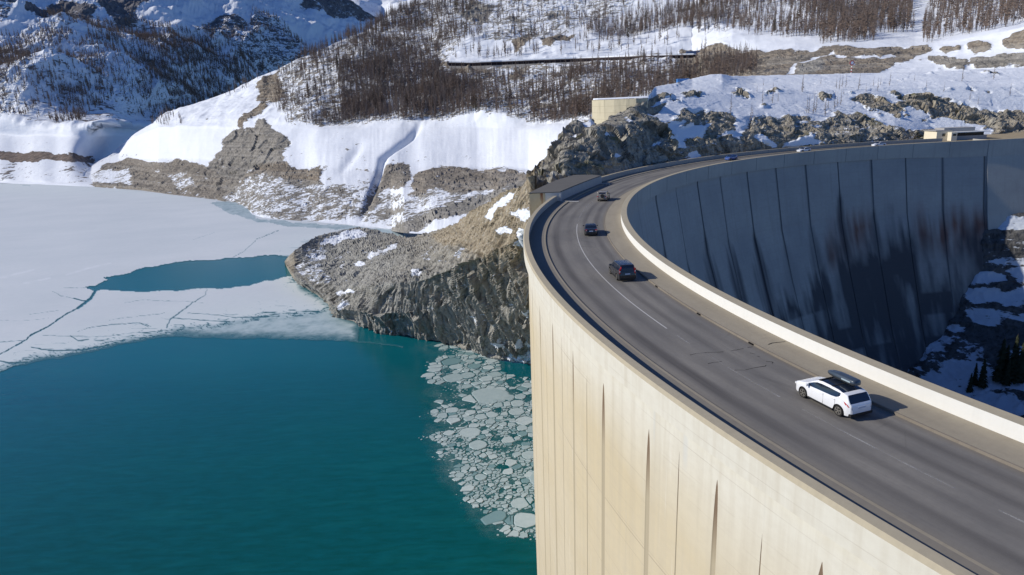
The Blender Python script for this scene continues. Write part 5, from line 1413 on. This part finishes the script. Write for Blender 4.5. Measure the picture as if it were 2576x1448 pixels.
# dark conifers in the shaded valley
P5 = G5[0]; X5, Y5 = projT(P5)
for k, (x, y, h) in enumerate([(2452, 968, 50), (2470, 972, 66), (2512, 955, 92), (2524, 950, 74), (2545, 958, 98), (2562, 962, 90), (2440, 985, 44), (2530, 968, 60)]):
    d = (X5 - x) ** 2 + (Y5 - y) ** 2; p = P5.reshape(-1, 3)[int(np.argmin(d))]; dd = float(np.hypot(p[0], p[1]))
    place('spruce', k % 2, (p[0], p[1], p[2] - .3), h * dd / FT * 1.1, 'dark evergreen conifer standing in the shaded snow below the dam', 'dark conifers below the dam', M_NEEDLE)

# forest on the far mountain
fm = [(1.0, [(-190, 110), (60, 130), (110, 100), (300, 88), (350, 85), (480, 120), (560, 140), (640, 200), (705, 225), (620, 300), (420, 318), (330, 300), (285, 262), (200, 322), (-190, 322)]),
      (2.2, [(330, 110), (520, 140), (640, 230), (560, 290), (420, 300), (330, 210)]), (.10, [(100, 250), (200, 130), (222, 135), (120, 265)]), (.5, [(-190, 280), (100, 280), (200, 318), (-190, 320)]),
      (.35, [(560, 140), (640, 60), (720, 100), (880, 230), (720, 240)])]
NM = 6500
pm, mx_, my_ = sample_surface(G3, fm, NM, rng)
hm = (13 + 9 * rng.random(NM)) * np.clip(np.hypot(pm[:, 0], pm[:, 1]) / 2000, .9, 1.25)
PROTO['far', 0] = larch_parts(400, 22, .15, .17, .04); PROTO['far', 1] = larch_parts(401, 26, .12, .13, .04)
stuff_forest('mountain_forest', pm, hm, [('far', 0), ('far', 1)], M_TWIG, 'distant leafless forest on the lower flank of the shaded mountain', 'forest')

# ================================================================ SNOW GALLERY, RETAINING WALL, SIGN, HUTS
def wall_run(b, tops, dists, h, thick, mi=0):
    """run of wall following points of the measuring frame"""
    P_ = [Vector([float(q) for q in W(x, y, d)]) for (x, y), d in zip(tops, dists)]
    for p0, p1 in zip(P_[:-1], P_[1:]):
        u = (p1 - p0); u.z = 0; u.normalize(); n = Vector((-u.y, u.x, 0)) * thick
        b.add([p0 - Vector((0, 0, h)), p1 - Vector((0, 0, h)), p1, p0, p0 + n - Vector((0, 0, h)), p1 + n - Vector((0, 0, h)), p1 + n, p0 + n],
              [[0, 1, 2, 3], [5, 4, 7, 6], [3, 2, 6, 7], [0, 3, 7, 4], [1, 5, 6, 2]], mi)
    return P_
gal = empty('snow_gallery'); gc = W(1440, 150, 745)
tag(gal, 'long dark avalanche gallery cut across the wooded slope with snow on its roof', 'gallery')
tops = [(1129, 157), (1180, 158), (1280, 154), (1400, 149), (1480, 146), (1600, 141), (1700, 138), (1745, 137)]
ds = [770, 765, 755, 745, 738, 728, 718, 714]
P2_ = G2[0]; X2_, Y2_ = projT(P2_); D2_ = np.hypot(P2_[..., 0], P2_[..., 1])
tq = np.linspace(1129, 1745, 24); tops = [(float(a), float(np.interp(a, [q[0] for q in tops], [q[1] for q in tops]))) for a in tq]
ds = [float(D2_.ravel()[int(np.argmin((X2_ - a) ** 2 + (Y2_ - c_ - 6) ** 2))]) - 5 for a, c_ in tops]
ds = list(np.convolve(np.pad(ds, 2, 'edge'), np.ones(5) / 5, 'valid') - 3)
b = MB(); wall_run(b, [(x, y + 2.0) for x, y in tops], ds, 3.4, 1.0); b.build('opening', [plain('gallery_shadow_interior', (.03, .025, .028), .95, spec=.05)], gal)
M_SNOWR = plain('roof_snow', (.80, .83, .88), .7, var=.04, scale=.2)
b = MB(); P_ = wall_run(b, [(x, y - 2.2) for x, y in tops], [d + 0 for d in ds], 1.1, 26.0); b.build('snow_roof', [M_SNOWR], gal)
b = MB(); wall_run(b, [(x, y + 1.0) for x, y in tops], [d - .5 for d in ds], .8, 1.5); b.build('roof_beam', [plain('gallery_concrete_dark', (.075, .055, .055), .9)], gal)
for i in range(len(tops) - 1):
    for s in (.0, .5):
        q0 = W(tops[i][0], tops[i][1] + 2, ds[i] - .6); q1 = W(tops[i + 1][0], tops[i + 1][1] + 2, ds[i + 1] - .6); q = q0 * (1 - s) + q1 * s
        b = MB(); b.box((q[0], q[1], q[2] - 1.8), (.7, .7, 3.6)); b.build('pillar', [plain('gallery_pillar', (.09, .07, .07), .9)] if i == 0 and s == 0 else [bpy.data.materials['gallery_pillar']], gal)
b = MB(); wall_run(b, [(x, y + 9.5) for x, y in tops], [d - 1.5 for d in ds], 5.0, 6.0); b.build('parapet', [plain('gallery_wall_pale', (.36, .33, .30), .9, var=.25, scale=.1)], gal)

t = NT('retaining_concrete'); v = t.coord(); sep = t.n('SeparateXYZ'); t.put(sep.inputs[0], v)
fn = t.noise(v, .8, 6, .65); st = t.noise(t.map(v, (.8, .8, .15)), 1, 4)
c = t.mix(fn, C4(.50, .44, .31), C4(.62, .56, .41))
c = t.mix(t.math('MULTIPLY', t.ramp(st, .5, .75), t.ramp(sep.outputs[2], 12, 21)), c, C4(.20, .185, .13))
for per in (2.0,):
    fr = t.math('FRACT', t.math('MULTIPLY', sep.outputs[2], 1 / per)); c = t.mix(t.math('MULTIPLY', t.math('LESS_THAN', fr, .06), .35), c, C4(.25, .21, .14))
M_RET = t.set(c, .9, 0, .1)
b = MB()
q0, q1 = W(1488, 254, 236), W(1622, 247, 218)
z0, z1 = float(q0[2]), float(q1[2])
wl = [(1489, 253, 246), (1492, 253, 234), (1501, 252.5, 226), (1520, 252, 221), (1545, 251, 218), (1575, 249.5, 216), (1600, 248.5, 215), (1630, 247, 216)]
wp_ = [W(a, b_, d) for a, b_, d in wl]
n_ = len(wp_); back = [(float(p[0]) + 1.5, float(p[1]) + 8, float(p[2]) + .6) for p in wp_]
b.add([tuple(p) for p in wp_] + [(p[0], p[1], p[2] - 12) for p in wp_], [[i, i + n_, i + 1 + n_, i + 1] for i in range(n_ - 1)])
b.add([tuple(p) for p in wp_] + [(p[0] + .5, p[1] + .8, p[2]) for p in wp_], [[i, i + 1, i + 1 + n_, i + n_] for i in range(n_ - 1)])
o = b.build('retaining_wall', [M_RET]); tag(o, 'tall tan concrete retaining wall propping the snow terrace above the rocks', 'wall')
b = MB(); b.add([(p[0] + .5, p[1] + .8, p[2] + .12) for p in wp_] + back, [[i, i + 1, i + 1 + n_, i + n_] for i in range(n_ - 1)])
o = b.build('snow_cap', [M_SNOWR]); o.parent = bpy.data.objects['retaining_wall']

# red and white marker sign on the plateau edge
M_RED = plain('sign_red', (.42, .03, .03), .5); M_WH = plain('sign_white', (.78, .78, .78), .5, var=.04)
ps = W(2141, 187, 349); ps2 = Vector([float(q) for q in ps]); hz = 24 * 349 / FT / .9
sg = empty('marker_sign', ps2); tag(sg, 'red and white round sign on a banded post at the edge of the snowy plateau', 'sign')
for i in range(6):
    b = MB(); b.cyl((0, 0, hz * i / 8 - .3 * (i == 0)), (0, 0, hz * (i + 1) / 8), .16); o = b.build('post_band', [M_RED if i % 2 else M_WH], sg, True)
b = MB(); b.cyl((0, -.12, hz * .86), (0, .05, hz * .86), 1.05, n=20); b.build('sign_disc', [M_RED], sg)
b = MB(); b.cyl((0, -.16, hz * .86), (0, -.13, hz * .86), .68, n=20); b.build('sign_face', [M_WH], sg)
b = MB(); b.box((.95, 0, hz * .74), (.8, .1, .7)); b.build('side_plate', [M_WH], sg)
# blue site hut behind the terrace
hp = W(1717, 210, 292); hut = empty('site_hut', [float(q) for q in hp]); tag(hut, 'small bright blue site hut half hidden behind the snow terrace', 'hut')
b = MB(); b.box((0, 0, .1), (4.6, 2.6, 3.0)); b.build('wall', [plain('blue_panel', (.035, .16, .42), .5)], hut)
b = MB(); b.box((0, 0, 1.68), (4.8, 2.8, .14)); b.build('roof', [plain('blue_roof_panel', (.06, .2, .46), .5)], hut)
b = MB(); b.box((-.9, -1.32, .2), (.9, .06, 1.9)); b.build('door', [plain('blue_door', (.025, .11, .3), .5)], hut)
# dark roofed hut at the right end of the gallery
hp = W(1743, 146, 690); hut = empty('forest_hut', [float(q) for q in hp]); tag(hut, 'dark blue roofed hut at the right hand end of the avalanche gallery', 'hut')
b = MB(); b.box((0, 0, .8), (11, 7, 3.6)); b.build('wall', [plain('hut_wood_dark', (.10, .07, .06), .9)], hut)
b = MB(); b.add([(-6.5, -4.5, 2.5), (6.5, -4.5, 2.5), (6.5, 4.5, 2.5), (-6.5, 4.5, 2.5), (-6.5, 0, 6), (6.5, 0, 6)], [[0, 1, 5, 4], [2, 3, 4, 5], [0, 4, 3], [1, 2, 5], [3, 2, 1, 0]]); b.build('roof', [plain('hut_roof_blue', (.03, .06, .14), .6)], hut)

# ================================================================ VEHICLES
M_TYRE = plain('tyre_rubber', (.022, .021, .02), .85, spec=.2)
M_RIM = plain('alloy_rim', (.38, .36, .32), .4, .7, var=.05)
M_RIMD = plain('dusty_rim', (.30, .27, .23), .5, .5)
M_GLASS = plain('tinted_glass', (.010, .016, .030), .06, 0, .7, var=.05)
M_TRIM = plain('black_trim', (.02, .02, .02), .5, 0, .3)
M_TAIL = plain('red_tail_lamp', (.42, .012, .015), .2, 0, .6, var=.05)
M_TAILW = plain('clear_lamp', (.7, .7, .7), .15, 0, .6, var=.03)
M_UNDER = plain('dark_underbody', (.015, .015, .015), .9, spec=.1)
M_PLATE = plain('number_plate', (.50, .56, .66), .4, var=.03)
P_WHITE = coated('white_paint', (.80, .81, .82)); P_BLACK = coated('black_paint', (.018, .018, .020)); P_DGREY = coated('dark_grey_paint', (.055, .055, .055))
P_BEIGE = coated('beige_grey_paint', (.22, .19, .155), .35); P_BLUE = coated('blue_paint', (.04, .09, .30)); P_SILVER = coated('silver_white_paint', (.72, .74, .77))
P_GREYCAR = coated('graphite_paint', (.10, .11, .11))

def make_car(label, paint, L=4.5, Wd=1.8, H=1.5, wb=2.7, style='hatch', roof=None, rim=None, lamp='slim', group=None, detail=2, lamps_high=False, plate=True, spare=False):
    """car heading +Y, origin under the middle of the wheelbase on the ground"""
    rim = rim or M_RIM
    R = .33 if style == 'hatch' else .355
    fo = (L - wb) * .52; y1 = wb / 2 + fo; y0 = y1 - L            # front, rear
    if style == 'hatch':
        up = [(0, .60), (.015, .72), (.05, .83), (.11, .92), (.18, .985), (.235, 1.04), (.34, 1.33), (.41, H * .97), (.49, H), (.62, H * .995), (.75, H * .965), (.86, H * .925), (.895, H * .90), (.908, H * .885), (.970, .93), (.985, .86), (1.0, .58)]
        belt = [(0, .58), (.015, .69), (.05, .78), (.11, .85), (.25, .92), (.5, .955), (.68, .985), (.76, 1.03), (.81, 1.16), (.86, 1.10), (.91, 1.02), (.955, .95), (.985, .86), (1, .58)]
        gl = (.265, .815)
    elif style == 'suv':
        up = [(0, .68), (.015, .82), (.04, .93), (.12, 1.02), (.22, 1.08), (.27, 1.13), (.36, H * .90), (.42, H * .985), (.52, H), (.8, H), (.93, H * .985), (.955, H * .95), (.98, 1.12), (.99, .95), (1, .66)]
        belt = [(0, .66), (.015, .80), (.04, .90), (.22, .98), (.5, 1.04), (.8, 1.08), (.955, 1.10), (.98, 1.06), (.99, .92), (1, .64)]
        gl = (.30, .945)
    else:
        up = [(0, .58), (.02, .68), (.07, .78), (.16, .86), (.26, .93), (.30, .98), (.40, 1.27), (.47, H * .985), (.56, H), (.66, H * .985), (.76, H * .90), (.86, 1.04), (.90, 1.0), (.975, .96), (.99, .85), (1, .58)]
        belt = [(0, .57), (.02, .66), (.07, .74), (.16, .81), (.30, .88), (.5, .92), (.75, .96), (.9, .96), (.975, .92), (.99, .82), (1, .56)]
        gl = (.33, .83)
    wid = [(0, .60), (.015, .76), (.05, .88), (.12, .955), (.22, .985), (.4, 1), (.7, 1), (.85, .985), (.94, .93), (.985, .84), (1, .74)]
    if style == 'suv': wid = [(0, .72), (.015, .86), (.05, .94), (.12, .98), (.4, 1), (.8, 1), (.94, .985), (.985, .95), (1, .90)]
    iv = lambda tb, s: np.interp(s, [a for a, _ in tb], [b_ for _, b_ in tb])
    st = sorted(set(np.round(np.concatenate([np.linspace(0, 1, 64), [a for a, _ in up], [gl[0], gl[1], .985, .99]]), 4)))
    ns = len(st); hw = Wd / 2
    rows = 17; V = np.zeros((ns, 2 * rows - 1, 3)); flags = {}
    lower = [0, .10, .30, .5, .7, .86, 1.0]      # bottom edge to belt
    for i, s in enumerate(st):
        y = y1 - s * L; w = hw * iv(wid, s); zu = iv(up, s); zb = min(iv(belt, s), zu - .005)
        sill = .20 + .05 * max(0, abs(s - .5) - .40) / .1
        za = sill
        for yw in (wb / 2, -wb / 2):
            d = abs(y - yw); Ra = R + .055
            if d < Ra: za = max(za, R + math.sqrt(Ra * Ra - d * d))
        za = min(za, zb - .08)
        tum = np.clip((zu - zb) / .4, 0, 1)
        wr = w * (1 - .20 * tum) - .02 * (1 - tum)
        zr = zb + (zu - zb) * (.90 if tum > .3 else .8)
        pts = [(0, sill + .02 if za < .45 else za), (w * .80, sill if za < .45 else za)]
        for q in lower:
            z = za + (zb - za) * q
            bulge = 1 - .045 * abs((z - .62) / .42) ** 2.2
            pts.append((w * bulge if q < .99 else w * .962, z))
        pts.append((w * .950 - .004, zb + (zr - zb) * .06))
        pts.append((w * .94 * .6 + wr * .4, zb + (zr - zb) * .38)); pts.append((w * .94 * .2 + wr * .8, zb + (zr - zb) * .80))
        pts.append((wr, zr)); pts.append((wr * .93, zr + (zu - zr) * .55)); pts.append((wr * .84, zr + (zu - zr) * .82)); pts.append((wr * .5, zu - .008)); pts.append((0, zu))
        for j, (x, z) in enumerate(pts):
            V[i, rows - 1 - j if False else j] = (-x, y, z)
            V[i, 2 * rows - 2 - j] = (x, y, z)
    V[:, rows - 1, 0] = 0
    nc = 2 * rows - 1
    Fq = grid_faces(ns, nc)
    # close ring underneath is left open; add end caps
    cols = np.tile(np.arange(nc - 1), ns - 1); rws = np.repeat(np.arange(ns - 1), nc - 1)
    smid = np.array([(st[i] + st[i + 1]) / 2 for i in rws]); jj = np.where(cols < rows - 1, cols, nc - 2 - cols)
    zu_ = np.array([iv(up, s) for s in smid]); zb_ = np.array([iv(belt, s) for s in smid]); slope = np.array([abs(iv(up, s + .004) - iv(up, s - .004)) / (.008 * L) for s in smid])
    gh = zu_ - zb_
    side = (jj >= 9) & (jj <= 10) & (smid > gl[0]) & (smid < gl[1]) & (gh > .10)
    wind = (jj >= 13) & (slope > .33) & (gh > .06) & (smid > .22) & (smid < .60)
    rear = (jj >= 13) & (slope > (.7 if style != 'sedan' else .33)) & (gh > -.02) & (smid > .6) & (smid < (.97 if style != 'sedan' else .88)) & (zu_ > (.96 if style == 'hatch' else 1.06))
    bpil = (np.abs(smid - (.56 if style != 'suv' else .50)) < .008) | (np.abs(smid - (.77 if style != 'suv' else .74)) < .008)
    glass = (side | wind | rear) 
    pil = side & bpil
    under = (jj <= 1)
    roofm = (jj >= 13) & (~glass) & (zu_ > H * .93) & (smid < .865)
    root = empty('car'); tag(root, label, 'car', group)
    def sub(mask, name, mt, par=root, grow=0.0):
        F_ = Fq[mask]
        if len(F_) == 0: return None
        u, inv = np.unique(F_, return_inverse=True)
        return mesh_np(name, V.reshape(-1, 3)[u], inv.reshape(F_.shape)[:, ::-1], mt, par, True)
    body = sub(~glass & ~under & ~(roofm if roof else np.zeros_like(glass)), 'body', paint)
    sub(under, 'underbody', M_UNDER)
    if roof: sub(roofm, 'roof_panel', roof)
    capf = MB(); capf.add([tuple(v) for v in V[0]], [list(range(nc))]); capf.build('front_panel', [paint], root)
    capf = MB(); capf.add([tuple(v) for v in V[-1]], [list(range(nc))[::-1]]); capf.build('rear_panel', [paint], root)
    for sx, nm in ((-1, 'side_window'), (1, 'side_window')):
        cxm = V.reshape(-1, 3)[Fq].mean(1)[:, 0] * sx > 0
        sub(side & cxm, nm, M_GLASS)
    sub(wind, 'windscreen', M_GLASS); sub(rear & (smid > .6), 'rear_window', M_GLASS)
    if detail >= 1:
        # wheels
        for sx in (-1, 1):
            for yw in (wb / 2, -wb / 2):
                x = sx * (hw - .115); wp = MB()
                wp.cyl((x - .10, yw, R), (x + .10, yw, R), R * .93, n=28); wp.cyl((x - .07, yw, R), (x + .07, yw, R), R, n=28)
                wh = wp.build('wheel', [M_TYRE], root)
                rp = MB(); xo = x + sx * .085
                for k in range(5):
                    q = 2 * math.pi * k / 5 + .3
                    for dq in (-.13, .13):
                        rp.bar((xo + sx * .012, yw + .03 * math.cos(q), R + .03 * math.sin(q)), (xo + sx * .012, yw + R * .60 * math.cos(q + dq), R + R * .60 * math.sin(q + dq)), .035, .03)
                rp.cyl((xo, yw, R), (xo + sx * .03, yw, R), .05, n=12)
                n_ = 24
                ring = [(xo + sx * .022, yw + R * rr_ * math.cos(2 * math.pi * k / n_), R + R * rr_ * math.sin(2 * math.pi * k / n_)) for rr_ in (.60, .69) for k in range(n_)]
                rp.add(ring, [[k, (k + 1) % n_, n_ + (k + 1) % n_, n_ + k] for k in range(n_)])
                rp.build('rim', [rim], wh)
                dk = MB(); dk.cyl((xo - .005, yw, R), (xo + sx * .006, yw, R), R * .66, n=24); dk.build('brake_disc', [M_UNDER], wh)
        # mirrors
        for sx in (-1, 1):
            mb_ = MB(); ym = y1 - L * (gl[0] + .02); mb_.box((sx * (hw + .07), ym, 1.0 if style != 'suv' else 1.12), (.20, .10, .13), 0); mb_.build('mirror', [paint], root)
        # tail lamps, plate, bumper, sill
        wr_ = hw * iv(wid, .975)
        for sx in (-1, 1):
            lp = MB()
            if lamp == 'slim':      # leaf-shaped lamp wrapped round the rear corner
                ys, zs_ = [], []
                prof = [(.885, 1.06, 0), (.905, .99, .03), (.925, .91, .045), (.945, .83, .045), (.96, .76, .02)]
                l_, r_ = [], []
                for s, z, hwid in prof:
                    yy = y1 - s * L; xx = sx * (hw * iv(wid, s) * (1 - .045 * abs((z - .62) / .42) ** 2.2) + .02)
                    l_.append((xx, yy + hwid * 2.2, z)); r_.append((xx * .995 - sx * .03, yy - hwid * 2.2, z - .02))
                n = len(prof); lp.add(l_ + r_, [[k, k + 1, n + k + 1, n + k] for k in range(n - 1)])
                lp.build('tail_lamp', [M_TAIL], root)
            elif lamp == 'high':
                zt, zb2 = H * .90, .84
                x_ = sx * (wr_ * .93); lp.add([(x_, y0 + .16, zb2), (x_ - sx * .13, y0 + .035, zb2), (x_ - sx * .20, y0 + .10, zt), (x_ - sx * .10, y0 + .26, zt), (x_ + sx * .04, y0 + .30, 1.05)], [[0, 1, 2, 3, 4]])
                lp.box((x_ - sx * .045, y0 + .06, .5 * (zt + zb2) - .08), (.13, .10, zt - zb2 - .16)); lp.build('tail_lamp', [M_TAIL], root)
                l2 = MB(); l2.box((x_ - sx * .045, y0 + .03, .5 * (zt + zb2) - .12), (.10, .06, .12)); l2.build('reversing_lamp', [M_TAILW], root)
            else:
                x_ = sx * (wr_ * .88); lp.box((x_, y0 + .05, .86), (.28, .14, .20)); lp.build('tail_lamp', [M_TAIL], root)
                l2 = MB(); l2.box((x_ - sx * .02, y0 + .02, .80), (.16, .12, .07)); l2.build('reversing_lamp', [M_TAILW], root)
            hl = MB(); hl.box((sx * hw * .74, y1 - .21, .70), (.26, .22, .12)); hl.build('headlamp', [M_TAILW], root)
        if plate:
            pb = MB(); pb.box((0, y0 - .004, .72 if style != 'suv' else .80), (.52, .03, .12)); pb.build('number_plate', [M_PLATE], root)
        bp_ = MB(); bp_.box((0, y0 + .10, .31), (Wd * .86, .24, .16)); bp_.build('rear_bumper', [M_TRIM], root)
        sl = MB(); sl.box((-hw + .05, 0, .24), (.09, wb - .85, .10)); sl.build('sill', [M_TRIM], root)
        sl = MB(); sl.box((hw - .05, 0, .24), (.09, wb - .85, .10)); sl.build('sill', [M_TRIM], root)
    if detail >= 2:
        for sx in (-1, 1):
            for s in (.52, .72):
                hb = MB(); yy = y1 - s * L; hb.bar((sx * (hw * .985 + .012), yy + .10, .86 + .03 * (s > .6)), (sx * (hw * .985 + .012), yy - .10, .865 + .03 * (s > .6)), .03, .03); hb.build('door_handle', [paint], root)
                g_ = MB(); g_.bar((sx * (hw * 1.0 + .001), yy - .17, .32), (sx * (hw * .995 + .001), yy - .15, .92), .004, .012); g_.build('door_seam', [M_TRIM], root)
    if spare:
        sw = MB(); sw.cyl((.12, y0 - .16, 1.0), (.12, y0 + .02, 1.0), .34, n=26); sw.build('spare_wheel', [M_TRIM], root)
    return root, (y0, y1)

def drive(root, th, r, sgn=1, off=0.0):
    """stand the car on the road; sgn=1 heads away along the arch (decreasing angle)"""
    x, y, z = AP(th, r, .006); t_ = math.radians(th)
    hx, hy = (math.sin(t_), -math.cos(t_)) if sgn > 0 else (-math.sin(t_), math.cos(t_))
    root.location = (x, y, z); root.rotation_euler = (0, 0, math.atan2(hy, hx) - math.pi / 2 + off)

GRPC = 'cars driving along the crest road'
car, (y0, y1) = make_car('white hatchback with black roof panel and grey ski box nearest the camera', P_WHITE, 4.34, 1.80, 1.53, 2.70, 'hatch', M_GLASS, lamp='slim', group=GRPC)
drive(car, 199.23, 135.86 - .80, 1, 0)
car.name = 'white_hatchback'
# roof bars, box is carried by the car: a thing of its own
for yb in (.30, -.62):
    b = MB(); b.bar((-.66, yb, 1.53 - .03 * (yb < 0)), (.66, yb, 1.53 - .03 * (yb < 0)), .07, .04)
    for sx in (-1, 1): b.box((sx * .64, yb, 1.47 - .03 * (yb < 0)), (.08, .16, .12))
    b.build('roof_bar', [M_TRIM], car)
t = NT('ski_box_plastic'); v = t.coord(); n = t.noise(v, 3, 5)
c = t.mix(n, C4(.035, .05, .07), C4(.06, .08, .105)); M_BOX = t.set(c, .28, 0, .5)
box = empty('roof_box'); tag(box, 'long dark grey ski box strapped on the roof of the white hatchback', 'roof box')
def ski_box():
    L_ = 2.15; ns = 26; V = []; Fs = []; n = 18
    for i in range(ns):
        s = i / (ns - 1); y = 1.15 - s * L_
        w = .30 * (np.interp(s, [0, .03, .12, .35, .85, .96, 1], [.12, .42, .75, 1, 1, .95, .78])); h = .19 * np.interp(s, [0, .03, .15, .4, .85, .96, 1], [.15, .4, .75, 1, 1, .92, .7]); zc = np.interp(s, [0, .3, 1], [-.02, .0, .0])
        for k in range(n):
            q = 2 * math.pi * k / n; cx2, sz2 = math.cos(q), math.sin(q)
            V.append((w * np.sign(cx2) * abs(cx2) ** .55, y, zc + h * np.sign(sz2) * abs(sz2) ** .55))
    for i in range(ns - 1):
        for k in range(n): Fs.append([i * n + k, (i + 1) * n + k, (i + 1) * n + (k + 1) % n, i * n + (k + 1) % n])
    Fs.append(list(range(n))); Fs.append(list(range((ns - 1) * n, ns * n))[::-1])
    return V, Fs
V_, F_ = ski_box()
lid = [f for f in F_ if np.mean([V_[k][2] for k in f]) >= -.02]; base_ = [f for f in F_ if np.mean([V_[k][2] for k in f]) < -.02]
mesh_np('lid', np.array(V_), lid, [M_BOX], box, True)
mesh_np('base', np.array(V_), base_, [plain('ski_box_base', (.03, .035, .04), .5)], box, True)
b = MB(); b.add([(-.303, .1, .06), (-.303, -.75, .06), (-.303, -.75, .12), (-.303, .1, .12)], [[0, 1, 2, 3]])
for k in range(5): b.box((-.300, -.12 - k * .12, .085), (.012, .07, .045))
b = MB(); b.box((-.296, -.42, .02), (.016, .62, .085)); b.build('side_stripe', [plain('pale_box_stripe', (.34, .42, .46), .35)], box)
rz = car.rotation_euler.z
ov = Vector((.36, -.38, 1.76)); 
box.location = Vector(car.location) + Vector((ov.x * math.cos(rz) - ov.y * math.sin(rz), ov.x * math.sin(rz) + ov.y * math.cos(rz), ov.z)); box.rotation_euler = (0, 0, rz)

car2, _ = make_car('black estate car with tall red tail lamps, second behind the white hatchback', P_BLACK, 4.55, 1.86, 1.72, 2.72, 'suv', lamp='high', group=GRPC, rim=M_RIM)
drive(car2, 185.5, 135.94 - .83, 1); car2.name = 'black_estate_car'
tag(car2, 'tall black estate car with upright red tail lamps on the crest road bend')
car3, _ = make_car('low black saloon with dark mirrors between the black estate and the beige car', P_BLACK, 4.4, 1.76, 1.42, 2.6, 'sedan', lamp='corner', group=GRPC)
drive(car3, 175.2, 135.98 - .80, 1); car3.name = 'black_saloon'
car4, _ = make_car('beige grey off road car farthest round the near bend, beside the intake house', P_BEIGE, 4.1, 1.78, 1.72, 2.45, 'suv', lamp='corner', group=GRPC, spare=True)
drive(car4, 161.3, 136.2 - .80, 1); car4.name = 'beige_offroad_car'
GF = 'cars on the far side of the arch'
car5, _ = make_car('small blue car on the far curve of the crest road', P_BLUE, 4.1, 1.72, 1.48, 2.5, 'hatch', lamp='corner', group=GF, detail=1)
drive(car5, 126.4, 138.6, -1); car5.name = 'blue_hatchback'
car6, _ = make_car('silver white car behind the blue one on the far curve', P_SILVER, 4.5, 1.78, 1.46, 2.65, 'sedan', lamp='corner', group=GF, detail=1)
drive(car6, 113.2, 138.8, -1); car6.name = 'silver_saloon'
car7, _ = make_car('white car in the deepest part of the far curve near the control building', P_SILVER, 4.4, 1.78, 1.46, 2.6, 'sedan', lamp='corner', group=GF, detail=1)
drive(car7, 101.2, 138.8, -1); car7.name = 'white_saloon'
